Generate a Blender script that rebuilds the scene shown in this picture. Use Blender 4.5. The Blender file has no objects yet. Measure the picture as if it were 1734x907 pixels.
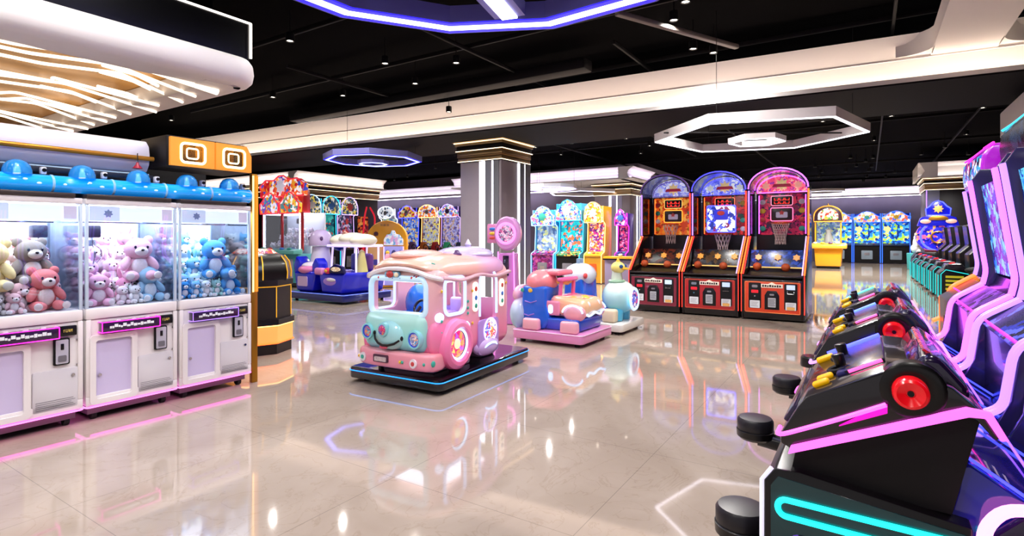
import bpy, bmesh, math, random
from mathutils import Vector, Matrix
random.seed(7)
SC = bpy.context.scene
COL = SC.collection
PI = math.pi
R = math.radians

# ---- the hall's own axes: u runs down the hall along the machine rows, n runs across it to the right
UA, UB = .5427, .8399
def W(u, n, z=0.): return Vector((UA*u + UB*n, UB*u - UA*n, z))
FACE_AISLE = R(57.13)      # a thing whose front looks along +n
FACE_BACK = R(-122.87)     # front looks along -n
FACE_NEAR = R(-32.87)      # front looks along -u, to the camera

# ------------------------------------------------------------------ materials
def lin(h):
    h = h.lstrip('#')
    o = []
    for i in (0, 2, 4):
        c = int(h[i:i+2], 16)/255
        o.append(c/12.92 if c <= .04045 else ((c+.055)/1.055)**2.4)
    return (*o, 1.)
MATS = {}
def P(name, col, rough=.4, metal=0., coat=0., em=None, es=0., spec=.5, noise=0., nscale=20., trans=0.):
    if name in MATS: return MATS[name]
    m = bpy.data.materials.new(name); m.use_nodes = True
    nt = m.node_tree; b = nt.nodes['Principled BSDF']
    b.inputs['Base Color'].default_value = lin(col)
    b.inputs['Roughness'].default_value = rough
    b.inputs['Metallic'].default_value = metal
    b.inputs['Coat Weight'].default_value = coat
    b.inputs['Coat Roughness'].default_value = .05
    b.inputs['Specular IOR Level'].default_value = spec
    b.inputs['Transmission Weight'].default_value = trans
    if em:
        b.inputs['Emission Color'].default_value = lin(em); b.inputs['Emission Strength'].default_value = es
    if noise:
        tc = nt.nodes.new('ShaderNodeTexCoord'); nz = nt.nodes.new('ShaderNodeTexNoise')
        nz.inputs['Scale'].default_value = nscale; nz.inputs['Detail'].default_value = 4
        mx = nt.nodes.new('ShaderNodeMixRGB'); mx.blend_type = 'MULTIPLY'; mx.inputs[1].default_value = lin(col)
        rp = nt.nodes.new('ShaderNodeValToRGB')
        rp.color_ramp.elements[0].color = (1-noise, 1-noise, 1-noise, 1); rp.color_ramp.elements[1].color = (1, 1, 1, 1)
        rp.color_ramp.elements[0].position = .3; rp.color_ramp.elements[1].position = .7
        mx.inputs[0].default_value = 1
        nt.links.new(tc.outputs['Object'], nz.inputs['Vector']); nt.links.new(nz.outputs['Fac'], rp.inputs[0])
        nt.links.new(rp.outputs[0], mx.inputs[2]); nt.links.new(mx.outputs[0], b.inputs['Base Color'])
    MATS[name] = m
    return m
def neon(name, col, es): return P(name, '#202020', .4, em=col, es=es)
def glass(name, tint='#ffffff', gloss=.1, rough=.02, alpha=0., diff=None):
    """thin clear pane: mostly transparent, a little mirror, optionally a tinted body"""
    if name in MATS: return MATS[name]
    m = bpy.data.materials.new(name); m.use_nodes = True; nt = m.node_tree; N = nt.nodes
    N.remove(N['Principled BSDF']); out = N['Material Output']
    t = N.new('ShaderNodeBsdfTransparent'); t.inputs[0].default_value = lin(tint)
    g = N.new('ShaderNodeBsdfGlossy'); g.inputs['Roughness'].default_value = rough
    lw = N.new('ShaderNodeLayerWeight'); lw.inputs['Blend'].default_value = .25
    ml = N.new('ShaderNodeMath'); ml.operation = 'MULTIPLY_ADD'; ml.inputs[1].default_value = .45; ml.inputs[2].default_value = gloss*.5
    mx = N.new('ShaderNodeMixShader')
    nt.links.new(lw.outputs['Fresnel'], ml.inputs[0]); nt.links.new(ml.outputs[0], mx.inputs[0])
    src = t
    if alpha:
        d = N.new('ShaderNodeBsdfPrincipled'); d.inputs['Base Color'].default_value = lin(diff); d.inputs['Roughness'].default_value = .15
        m2 = N.new('ShaderNodeMixShader'); m2.inputs[0].default_value = alpha
        nt.links.new(t.outputs[0], m2.inputs[1]); nt.links.new(d.outputs[0], m2.inputs[2]); src = m2
    nt.links.new(src.outputs[0], mx.inputs[1]); nt.links.new(g.outputs[0], mx.inputs[2])
    nt.links.new(mx.outputs[0], out.inputs[0])
    MATS[name] = m
    return m
def art(name, cols, scale=7., es=1., seed=0., rough=.25, stretch=(1, 1, 1)):
    """printed or backlit artwork: patches of a palette, glowing by es"""
    if name in MATS: return MATS[name]
    m = bpy.data.materials.new(name); m.use_nodes = True; nt = m.node_tree; N = nt.nodes; L = nt.links
    b = N['Principled BSDF']; b.inputs['Roughness'].default_value = rough
    tc = N.new('ShaderNodeTexCoord'); mp = N.new('ShaderNodeMapping')
    mp.inputs['Location'].default_value = (seed, seed*.7, seed*1.3); mp.inputs['Scale'].default_value = stretch
    nz = N.new('ShaderNodeTexNoise'); nz.inputs['Scale'].default_value = scale*2.2; nz.inputs['Detail'].default_value = 2
    ad = N.new('ShaderNodeMixRGB'); ad.blend_type = 'ADD'; ad.inputs[0].default_value = .12
    L.new(tc.outputs['Object'], mp.inputs[0]); L.new(mp.outputs[0], nz.inputs['Vector'])
    L.new(mp.outputs[0], ad.inputs[1]); L.new(nz.outputs['Color'], ad.inputs[2])
    v = N.new('ShaderNodeTexVoronoi'); v.inputs['Scale'].default_value = scale*1.9
    L.new(ad.outputs[0], v.inputs['Vector'])
    sp = N.new('ShaderNodeSeparateColor'); L.new(v.outputs['Color'], sp.inputs[0])
    cr = N.new('ShaderNodeValToRGB'); cr.color_ramp.interpolation = 'CONSTANT'
    el = cr.color_ramp.elements
    k = len(cols)
    el[0].color = lin(cols[0]); el[0].position = 0
    el[1].color = lin(cols[1]); el[1].position = 1/k
    for i in range(2, k):
        e = el.new(i/k); e.color = lin(cols[i])
    L.new(sp.outputs[0], cr.inputs[0])
    L.new(cr.outputs[0], b.inputs['Base Color']); L.new(cr.outputs[0], b.inputs['Emission Color'])
    b.inputs['Emission Strength'].default_value = es
    MATS[name] = m
    return m

# ------------------------------------------------------------------ mesh builder
class MB:
    def __init__(s): s.v = []; s.f = []; s.m = []
    def take(s, bm, mi=0, T=None):
        o = len(s.v)
        bm.verts.index_update()
        for v in bm.verts: s.v.append(T @ v.co if T else v.co.copy())
        for f in bm.faces:
            s.f.append([o+v.index for v in f.verts]); s.m.append(mi)
        bm.free(); return s
    def raw(s, vs, fs, mi=0):
        o = len(s.v); s.v += [Vector(v) for v in vs]
        s.f += [[o+i for i in f] for f in fs]; s.m += [mi]*len(fs); return s
    def box(s, c, d, mi=0, bev=0., seg=2, rot=None):
        bm = bmesh.new(); bmesh.ops.create_cube(bm, size=1)
        for v in bm.verts: v.co = Vector((v.co.x*d[0], v.co.y*d[1], v.co.z*d[2]))
        if bev: bmesh.ops.bevel(bm, geom=bm.edges[:], offset=min(bev, .49*min(d)), segments=seg, profile=.5, affect='EDGES', clamp_overlap=True)
        T = Matrix.Translation(Vector(c))
        if rot: T = T @ (rot if isinstance(rot, Matrix) else eul(*rot))
        return s.take(bm, mi, T)
    def span(s, x0, x1, y0, y1, z0, z1, mi=0, bev=0., seg=2):
        return s.box(((x0+x1)/2, (y0+y1)/2, (z0+z1)/2), (abs(x1-x0), abs(y1-y0), abs(z1-z0)), mi, bev, seg)
    def prism(s, pts, axis, a, b, mi=0, bev=0., seg=2, T=None):
        bm = bmesh.new()
        mk = {'x': lambda p, t: (t, p[0], p[1]), 'y': lambda p, t: (p[0], t, p[1]), 'z': lambda p, t: (p[0], p[1], t)}[axis]
        A = [bm.verts.new(mk(p, a)) for p in pts]; B = [bm.verts.new(mk(p, b)) for p in pts]
        n = len(pts)
        bm.faces.new(A); bm.faces.new(B[::-1])
        for i in range(n): bm.faces.new((A[i], B[i], B[(i+1) % n], A[(i+1) % n]))
        bmesh.ops.recalc_face_normals(bm, faces=bm.faces[:])
        if bev:
            es = [e for e in bm.edges if e.calc_face_angle(0) > .5]
            bmesh.ops.bevel(bm, geom=es, offset=bev, segments=seg, profile=.5, affect='EDGES', clamp_overlap=True)
        return s.take(bm, mi, T)
    def tube(s, pts, r, closed=False, seg=8, mi=0, flat=None):
        pts = [Vector(p) for p in pts]; n = len(pts)
        tan = []
        for i in range(n):
            if closed: t = pts[(i+1) % n]-pts[i-1]
            else: t = pts[min(i+1, n-1)]-pts[max(i-1, 0)]
            tan.append(t.normalized())
        up = Vector((0, 0, 1)) if abs(tan[0].z) < .9 else Vector((1, 0, 0))
        nrm = (up-tan[0]*up.dot(tan[0])).normalized()
        vs = []; fs = []
        rr = r if isinstance(r, (list, tuple)) else [r]*n
        for i in range(n):
            nrm = (nrm-tan[i]*nrm.dot(tan[i])).normalized(); bi = tan[i].cross(nrm)
            for k in range(seg):
                a = 2*PI*k/seg
                vs.append(pts[i]+nrm*math.cos(a)*rr[i]+bi*math.sin(a)*rr[i])
        for i in range(n if closed else n-1):
            j = (i+1) % n
            off = 0
            if closed and j == 0:
                off = min(range(seg), key=lambda o: (vs[i*seg]-vs[o]).length)
            for k in range(seg):
                fs.append((i*seg+k, i*seg+(k+1) % seg, j*seg+(k+1+off) % seg, j*seg+(k+off) % seg))
        if not closed:
            fs.append(tuple(range(seg))[::-1]); fs.append(tuple((n-1)*seg+k for k in range(seg)))
        return s.raw(vs, fs, mi)
    def ell(s, c, r, mi=0, seg=16, rings=10, rot=None):
        bm = bmesh.new(); bmesh.ops.create_uvsphere(bm, u_segments=seg, v_segments=rings, radius=1)
        if not isinstance(r, (tuple, list)): r = (r, r, r)
        T = Matrix.Translation(Vector(c))
        if rot: T = T @ eul(*rot)
        return s.take(bm, mi, T @ Matrix.Diagonal((*r, 1)))
    def cyl(s, p0, p1, r0, r1=None, seg=20, mi=0, bev=0.):
        p0, p1 = Vector(p0), Vector(p1); r1 = r0 if r1 is None else r1
        d = p1-p0; L = d.length
        bm = bmesh.new(); bmesh.ops.create_cone(bm, cap_ends=True, segments=seg, radius1=max(r0, 1e-4), radius2=max(r1, 1e-4), depth=L)
        if bev:
            es = [e for e in bm.edges if e.calc_face_angle(0) > 1.]
            bmesh.ops.bevel(bm, geom=es, offset=bev, segments=2, profile=.5, affect='EDGES', clamp_overlap=True)
        q = Vector((0, 0, 1)).rotation_difference(d.normalized()).to_matrix().to_4x4()
        return s.take(bm, mi, Matrix.Translation((p0+p1)/2) @ q)
    def lathe(s, prof, c=(0, 0, 0), axis=(0, 0, 1), seg=24, mi=0, half=None):
        q = Vector((0, 0, 1)).rotation_difference(Vector(axis).normalized()).to_matrix()
        vs = []; fs = []; n = len(prof)
        for i in range(seg):
            a = 2*PI*i/seg
            for r, z in prof: vs.append(q @ Vector((r*math.cos(a), r*math.sin(a), z))+Vector(c))
        for i in range(seg):
            j = (i+1) % seg
            for k in range(n-1): fs.append((i*n+k, j*n+k, j*n+k+1, i*n+k+1))
        return s.raw(vs, fs, mi)
    def ring(s, c, r, t, axis=(0, 0, 1), seg=28, k=8, mi=0, sq=(1, 1)):
        q = Vector((0, 0, 1)).rotation_difference(Vector(axis).normalized()).to_matrix()
        return s.tube([q @ Vector((r*sq[0]*math.cos(2*PI*i/seg), r*sq[1]*math.sin(2*PI*i/seg), 0))+Vector(c) for i in range(seg)], t, True, k, mi)
    def mesh(s, name, mats, angle=38):
        me = bpy.data.meshes.new(name)
        me.from_pydata([tuple(v) for v in s.v], [], s.f); me.update()
        for m in mats: me.materials.append(m)
        for p, mi in zip(me.polygons, s.m): p.material_index = mi; p.use_smooth = True
        bm = bmesh.new(); bm.from_mesh(me); bmesh.ops.recalc_face_normals(bm, faces=bm.faces[:]); bm.to_mesh(me); bm.free()
        me.set_sharp_from_angle(angle=R(angle))
        return me
    def build(s, name, mats, parent=None, label=None, angle=38):
        if not isinstance(mats, (list, tuple)): mats = [mats]
        o = bpy.data.objects.new(name, s.mesh(name, mats, angle)); COL.objects.link(o)
        if parent: o.parent = parent
        if label: o['label'] = label
        return o
def eul(x, y, z): return Matrix.Rotation(z, 4, 'Z') @ Matrix.Rotation(y, 4, 'Y') @ Matrix.Rotation(x, 4, 'X')
def boolean(base, cutters, op='DIFFERENCE'):
    """base MB minus cutter MBs, as a new MB"""
    o = bpy.data.objects.new('tmp', base.mesh('tmp', [])); COL.objects.link(o)
    cs = []
    for c in cutters:
        k = bpy.data.objects.new('tmpc', c.mesh('tmpc', [])); COL.objects.link(k); cs.append(k)
        md = o.modifiers.new('b', 'BOOLEAN'); md.operation = op; md.object = k; md.solver = 'EXACT'
    dg = bpy.context.evaluated_depsgraph_get(); ev = o.evaluated_get(dg); me = ev.to_mesh()
    r = MB(); r.raw([v.co.copy() for v in me.vertices], [list(p.vertices) for p in me.polygons])
    ev.to_mesh_clear()
    for k in cs+[o]:
        d = k.data; bpy.data.objects.remove(k); bpy.data.meshes.remove(d)
    return r
def rrect(cx, cz, w, h, r, seg=5):
    o = []
    for qx, qz, a0 in ((1, 1, 0), (-1, 1, 90), (-1, -1, 180), (1, -1, 270)):
        for i in range(seg+1):
            a = R(a0+90*i/seg); o.append((cx+qx*(w/2-r)+r*math.cos(a), cz+qz*(h/2-r)+r*math.sin(a)))
    return o
def round_path(pts, r=.03, seg=4):
    """polyline with rounded corners"""
    pts = [Vector(p) for p in pts]; o = [pts[0]]
    for i in range(1, len(pts)-1):
        a, b, c = pts[i-1], pts[i], pts[i+1]
        d = min(r, (a-b).length*.45, (c-b).length*.45)
        p, q = b+(a-b).normalized()*d, b+(c-b).normalized()*d
        for k in range(seg+1):
            t = k/seg; o.append(p*(1-t)**2+b*2*t*(1-t)+q*t*t)
    return o+[pts[-1]]
def star(n, r0, r1, cx=0, cz=0, ph=PI/2):
    return [(cx+(r0 if i % 2 == 0 else r1)*math.cos(ph+PI*i/n), cz+(r0 if i % 2 == 0 else r1)*math.sin(ph+PI*i/n)) for i in range(2*n)]
def oval(cx, cz, a, b, k=20): return [(cx+a*math.cos(2*PI*i/k), cz+b*math.sin(2*PI*i/k)) for i in range(k)]

def tag(o, label, cat, group=None):
    o['label'] = label; o['category'] = cat
    if group: o['group'] = group
    return o
def thing(name, label, cat, loc=(0, 0, 0), rz=0., group=None):
    o = bpy.data.objects.new(name, None); COL.objects.link(o)
    o.location = loc; o.rotation_euler = (0, 0, rz); o.empty_display_size = .1
    return tag(o, label, cat, group)
def dup(o, label=None, loc=None, rz=None, group=None, scale=None):
    def rec(x, par):
        c = x.copy(); COL.objects.link(c); c.parent = par
        for ch in x.children: rec(ch, c)
        return c
    c = rec(o, None)
    if label: c['label'] = label
    if group: c['group'] = group
    if loc is not None: c.location = loc
    if rz is not None: c.rotation_euler = (0, 0, rz)
    if scale: c.scale = (scale,)*3 if not isinstance(scale, tuple) else scale
    return c
def struct(o): o['kind'] = 'structure'; return o

# shared finishes
M_white = P('white_powder_coat', '#ebe5e4', .35)
M_white_gloss = P('white_gloss', '#f0eef2', .18, coat=.4)
M_black = P('black_plastic', '#070608', .28, coat=.15, spec=.4)
M_black_satin = P('black_satin', '#0a090c', .5, spec=.3)
M_rubber = P('black_rubber', '#0c0c0c', .7)
M_chrome = P('chrome', '#d8d8e0', .12, 1.)
M_steel = P('brushed_steel', '#b4b4bc', .3, .9)
M_gold = P('satin_gold', '#c98a2e', .3, .75)
M_brass = P('pale_brass', '#c9a674', .28, .9)
M_red = P('red_plastic', '#c3131c', .25, coat=.5)
M_orange = P('orange_plastic', '#e4561a', .3, coat=.3)
M_yellow = P('yellow_plastic', '#f2b11c', .3, coat=.3)
M_navy = P('navy_plastic', '#0c1030', .3, coat=.3)
M_grey = P('grey_plastic', '#6d6a72', .45)
N_pink = neon('pink_neon', '#ff80e2', 2.2)
N_magenta = neon('magenta_neon', '#ff1fc0', 4.)
N_violet = neon('violet_neon', '#a878ff', 2.3)
N_lilac = neon('lilac_neon', '#c9a8ff', 2.4)
N_blue = neon('blue_neon', '#3038ff', 7.)
N_ice = neon('ice_neon', '#a8d0ff', 2.6)
N_cyan = neon('cyan_neon', '#28c8ff', 2.6)
N_teal = neon('teal_neon', '#12e0d8', 3.)
N_orange = neon('orange_neon', '#ff5a20', 4.)
N_amber = neon('amber_neon', '#ffc070', 4.)
N_red = neon('red_neon', '#ff2a20', 4.)
N_white = neon('white_led', '#fff0e4', 7.)
N_cool = neon('cool_led', '#eef0ff', 5.)
# ================================================================== the hall
def slab(name, u0, u1, n0, n1, z0, z1, mat):
    b = MB()
    q = [W(u0, n0), W(u1, n0), W(u1, n1), W(u0, n1)]
    b.prism([(p.x, p.y) for p in q], 'z', z0, z1)
    return struct(b.build(name, mat))
def floor_mat():
    m = bpy.data.materials.new('polished_marble_tile'); m.use_nodes = True; nt = m.node_tree; N = nt.nodes; L = nt.links
    b = N['Principled BSDF']; b.inputs['Roughness'].default_value = .045
    b.inputs['Specular IOR Level'].default_value = .75
    tc = N.new('ShaderNodeTexCoord'); mp = N.new('ShaderNodeMapping'); mp.inputs['Rotation'].default_value = (0, 0, R(-57.13))
    L.new(tc.outputs['Object'], mp.inputs[0])
    bk = N.new('ShaderNodeTexBrick'); bk.offset = 0.; bk.inputs['Scale'].default_value = 1.
    bk.inputs['Brick Width'].default_value = 1.2; bk.inputs['Row Height'].default_value = 1.2; bk.inputs['Mortar Size'].default_value = .0025
    bk.inputs['Mortar Smooth'].default_value = .3; bk.inputs['Bias'].default_value = 0
    L.new(mp.outputs[0], bk.inputs['Vector'])
    bk.inputs['Color1'].default_value = lin('#baaea2'); bk.inputs['Color2'].default_value = lin('#baaea2'); bk.inputs['Mortar'].default_value = lin('#9a9188')
    n1 = N.new('ShaderNodeTexNoise'); n1.inputs['Scale'].default_value = .9; n1.inputs['Detail'].default_value = 8; n1.inputs['Distortion'].default_value = 1.6
    L.new(mp.outputs[0], n1.inputs['Vector'])
    r1 = N.new('ShaderNodeValToRGB'); e = r1.color_ramp.elements
    e[0].position = .36; e[0].color = lin('#d2c8be'); e[1].position = .62; e[1].color = lin('#eee8e2')
    L.new(n1.outputs['Fac'], r1.inputs[0])
    n2 = N.new('ShaderNodeTexNoise'); n2.inputs['Scale'].default_value = 2.2; n2.inputs['Detail'].default_value = 10; n2.inputs['Distortion'].default_value = 2.5
    L.new(mp.outputs[0], n2.inputs['Vector'])
    r2 = N.new('ShaderNodeValToRGB'); e = r2.color_ramp.elements
    e[0].position = .485; e[0].color = (1, 1, 1, 1); e[1].position = .5; e[1].color = lin('#e9e4de'); x = e.new(.515); x.color = (1, 1, 1, 1)
    L.new(n2.outputs['Fac'], r2.inputs[0])
    m1 = N.new('ShaderNodeMixRGB'); m1.blend_type = 'MULTIPLY'; m1.inputs[0].default_value = .7
    L.new(bk.outputs['Color'], m1.inputs[1]); L.new(r1.outputs[0], m1.inputs[2])
    m2 = N.new('ShaderNodeMixRGB'); m2.blend_type = 'MULTIPLY'; m2.inputs[0].default_value = .6
    L.new(m1.outputs[0], m2.inputs[1]); L.new(r2.outputs[0], m2.inputs[2])
    L.new(m2.outputs[0], b.inputs['Base Color'])
    return m
    n3 = N.new('ShaderNodeTexNoise'); n3.inputs['Scale'].default_value = 1.3; n3.inputs['Detail'].default_value = 2
    bp = N.new('ShaderNodeBump'); bp.inputs['Strength'].default_value = .012; bp.inputs['Distance'].default_value = .2
    L.new(mp.outputs[0], n3.inputs['Vector']); L.new(n3.outputs['Fac'], bp.inputs['Height']); L.new(bp.outputs[0], b.inputs['Normal'])
    return m
M_floor = floor_mat()
M_wall = P('lilac_grey_wall', '#a39bb0', .5, noise=.08, nscale=2)
M_ceil = P('black_ceiling_paint', '#060506', .9, spec=.03, noise=.3, nscale=3)
M_dark = P('charcoal_soffit', '#161417', .7, spec=.1)
M_plaster = P('white_plaster', '#f6f1ee', .5)
M_clad = P('grey_stone_cladding', '#a49aa2', .35, noise=.08, nscale=3)
M_darkclad = P('dark_brown_cladding', '#2c2627', .35, noise=.15, nscale=4)
M_goldpanel = P('gold_ceiling_panel', '#dd9c26', .3, .3)

slab('floor', -9, 40, -34, 16, -.2, 0, M_floor)
slab('ceiling', -9, 40, -34, 16, 4.7, 4.9, M_ceil)
slab('wall_back', 37.3, 37.6, -9, 9, 0, 4.7, M_wall)
slab('wall_back_left', 23.6, 23.9, -31, -8.6, 0, 4.7, M_wall)
slab('wall_return', 23.6, 37.6, -8.9, -8.6, 0, 4.7, M_wall)
slab('wall_left', 6, 23.9, -27.3, -27, 0, 4.7, M_dark)
slab('wall_right', -4, 37.6, 4.6, 4.9, 0, 4.7, M_dark)

# ---- dark pipes, ducts and tracks under the black ceiling
M_duct = P('dark_duct', '#151315', .6, .0, spec=.15)
M_pipe = P('dark_pipe', '#131112', .6, .0, spec=.15)
def ceil_bar(u0, n0, u1, n1, z, w, h, mat=M_pipe, name='ceiling_beam'):
    a, b = W(u0, n0, z), W(u1, n1, z); d = b-a
    m = MB().box((0, 0, 0), (d.length, w, h), 0, min(w, h)*.2)
    o = m.build(name, mat); o.location = (a+b)/2; o.rotation_euler = (0, 0, math.atan2(d.y, d.x)); return struct(o)
for k, (n, a_, b_) in enumerate(((-8.6, 6, 36), (-5.4, 3, 21), (-3.3, 8, 34), (.3, 3, 30), (2.2, 9, 36))):
    ceil_bar(a_, n, b_, n, 4.45, .04, .06)
for u, a_, b_ in ((5.2, -9, 0), (7.1, -14, 3), (9.4, -6, 4), (13.2, -16, 2), (17.5, -19, 4.4), (22, -9, 4.4), (27, -8, 4.4), (32, -8, 4.4)):
    ceil_bar(u, a_, u, b_, 4.52, .04, .07)
for u, n0, n1 in ((6.1, -3.2, 1.9), (8.6, -12, -4.), (10.2, -3, 3)):
    ceil_bar(u, n0, u, n1, 4.38, .34, .2, M_duct)
for n in (.95, 1.25):
    ceil_bar(3.4, n, 7.4, n, 4.3, .09, .06, P('bare_track', '#6b625c', .5))
ceil_bar(5.0, -1.3, 7.2, .1, 4.2, .09, .06, P('bare_track', '#6b625c', .5))
ceil_bar(6.4, -2.6, 8.5, -1.6, 4.2, .08, .06, P('bare_track', '#6b625c', .5))

# ---- the long white cove beam crossing the hall, its branch coming forward and its dark underside
def along(prof, p0, p1, mat, name, mats=None, angle=25):
    """sweep a profile (offset to the viewer's side, z) from p0 to p1"""
    d = (p1-p0); d.z = 0; t = d.normalized(); out = Vector((t.y, -t.x, 0))
    b = MB(); n = len(prof)
    vs = [p+out*s+Vector((0, 0, z)) for p in (p0, p1) for s, z in prof]
    fs = [(i, (i+1) % n, n+(i+1) % n, n+i) for i in range(n)]+[tuple(range(n))[::-1], tuple(range(n, 2*n))]
    b.raw(vs, fs)
    return b.build(name, mat, angle=angle)
bd = Vector((.872, -.489, 0))
def at_beam(s): return Vector((1.43, 10.03, 0))+bd*s
p0, p1 = at_beam(-13.2), at_beam(13.)
fasc = [(.02, 3.61), (.02, 3.67), (-.02, 3.67), (-.05, 3.64), (-.10, 3.64), (-.16, 3.70), (-.175, 3.78), (-.165, 3.88), (-.13, 3.955), (-.118, 3.962), (-.125, 3.985), (-.08, 4.08), (.03, 4.20), (.07, 4.26), (.03, 4.26), (-.05, 4.22), (-.4, 4.22), (-2.3, 4.22), (-2.3, 3.61)]
beam = struct(along(fasc, p0, p1, M_plaster, 'trim_1'))
struct(along([(-.115, 3.655), (-.055, 3.655), (-.055, 3.668), (-.115, 3.668)], p0, p1, neon('cove_led', '#ffe6d0', 13.), 'led_strip')).parent = beam
struct(along([(-.035, 4.235), (.015, 4.262), (.005, 4.28), (-.045, 4.25)], p0, p1, neon('cove_top_led', '#fff0e0', 3.5), 'led_strip')).parent = beam
struct(along([(.0, 3.585), (-2.28, 3.585), (-2.28, 3.609), (.0, 3.609)], p0, p1, M_dark, 'underside')).parent = beam
# branch towards the viewer
q0 = at_beam(5.35); du = Vector((UA, UB, 0))
br = [(.36, 3.98), (.36, 4.26), (-.36, 4.26), (-.36, 3.98)]
struct(along(br, q0+du*.15, q0-du*6, M_plaster, 'trim_2', angle=50))
fl = MB()
for sgn in (1, -1):
    pts = [(0, 0)]+[(.42*(1-math.sin(a)), .42*(1-math.cos(a))) for a in [R(x) for x in range(0, 91, 15)]]
    vs = []
    for z in (3.98, 4.26):
        for x, y in pts: vs.append(q0+bd*(sgn*(.36+x-.01))+Vector((bd.y, -bd.x, 0))*0-du*(y-.03)+Vector((0, 0, z)))
    n = len(pts)
    fl.raw(vs, [tuple(range(n)), tuple(range(n, 2*n))[::-1]]+[(i, (i+1) % n, n+(i+1) % n, n+i) for i in range(n)])
struct(fl.build('trim_3', M_plaster, angle=50))

# ---- other white coves further back: (u, n0..n1) faces looking to the camera, with a stepped brass capital below
def cove(nm, u, n0, n1, z0, z1, depth=2.4, side=True, led='#fff0e8', es=6., wash=0.):
    pr = [(.06, z0), (.06, z0+.05), (.02, z0+.05), (.01, z0+.03), (-.08, z0+.03), (-.13, z0+.09), (-.15, (z0+z1)/2-.03), (-.11, z1-.14), (.05, z1-.03), (.07, z1), (-depth, z1), (-depth, z0)]
    a, b = W(u, n0), W(u, n1-(.3 if side else 0))
    o = struct(along(pr, a, b, M_plaster, nm, angle=30))
    struct(along([(.0, z0+.034), (-.06, z0+.034), (-.06, z0+.046), (.0, z0+.046)], a, b, neon('cove_led_'+nm, led, es*2), 'led_strip')).parent = o
    if side:
        for nn, (x, y) in ((n1, (a, b)), ):
            o2 = along([(max(x, -.5), z) for x, z in pr], W(u-.12, n1), W(u+depth, n1), M_plaster, 'return_face', angle=30)
            # the return looks along +n
            o2.parent = o; struct(o2)
            struct(along([(.0, z0+.034), (-.06, z0+.034), (-.06, z0+.046), (.0, z0+.046)], W(u, n1), W(u+depth, n1), neon('cove_led_'+nm, led, es*2), 'led_strip')).parent = o
    if wash:
        struct(along([(-wash, z0-.03), (-wash-.06, z0-.03), (-wash-.06, z0-.005), (-wash, z0-.005)], a, b, neon('wash_led_'+nm, led, 10.), 'wall_washer')).parent = o
    return o
cove('trim_4', 19.2, -15.6, -7.2, 3.56, 4.0, led='#e8d8ff')
cove('trim_5', 13.5, -26, -18.6, 3.56, 4.0, 4.6)
cove('trim_6', 22.6, -26.5, -12.6, 3.6, 4.1, 1., wash=.55, led='#efe4ff')
cove('trim_7', 25.2, 1.55, 4.5, 3.6, 4.15, 3., side=False)
o2 = struct(along([(.0, 3.6), (.0, 3.66), (-.10, 3.7), (-.12, 3.85), (.0, 4.08), (.05, 4.15), (-.5, 4.15), (-.5, 3.6)], W(28.2, 1.62), W(25.1, 1.62), M_plaster, 'trim_12', angle=30))
cove('trim_8', 36.4, -8.5, 4.5, 3.7, 4.15, .9, side=False, wash=.45, led='#f0e6ff')
# soffit above the driving machines
sf = MB()
q = [W(11.5, 1.75), W(11.5, 4.5), W(2., 4.5), W(2., 1.75)]
sf.prism([(p.x, p.y) for p in q], 'z', 2.98, 3.4, bev=.03)
struct(sf.build('trim_10', M_plaster))

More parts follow.
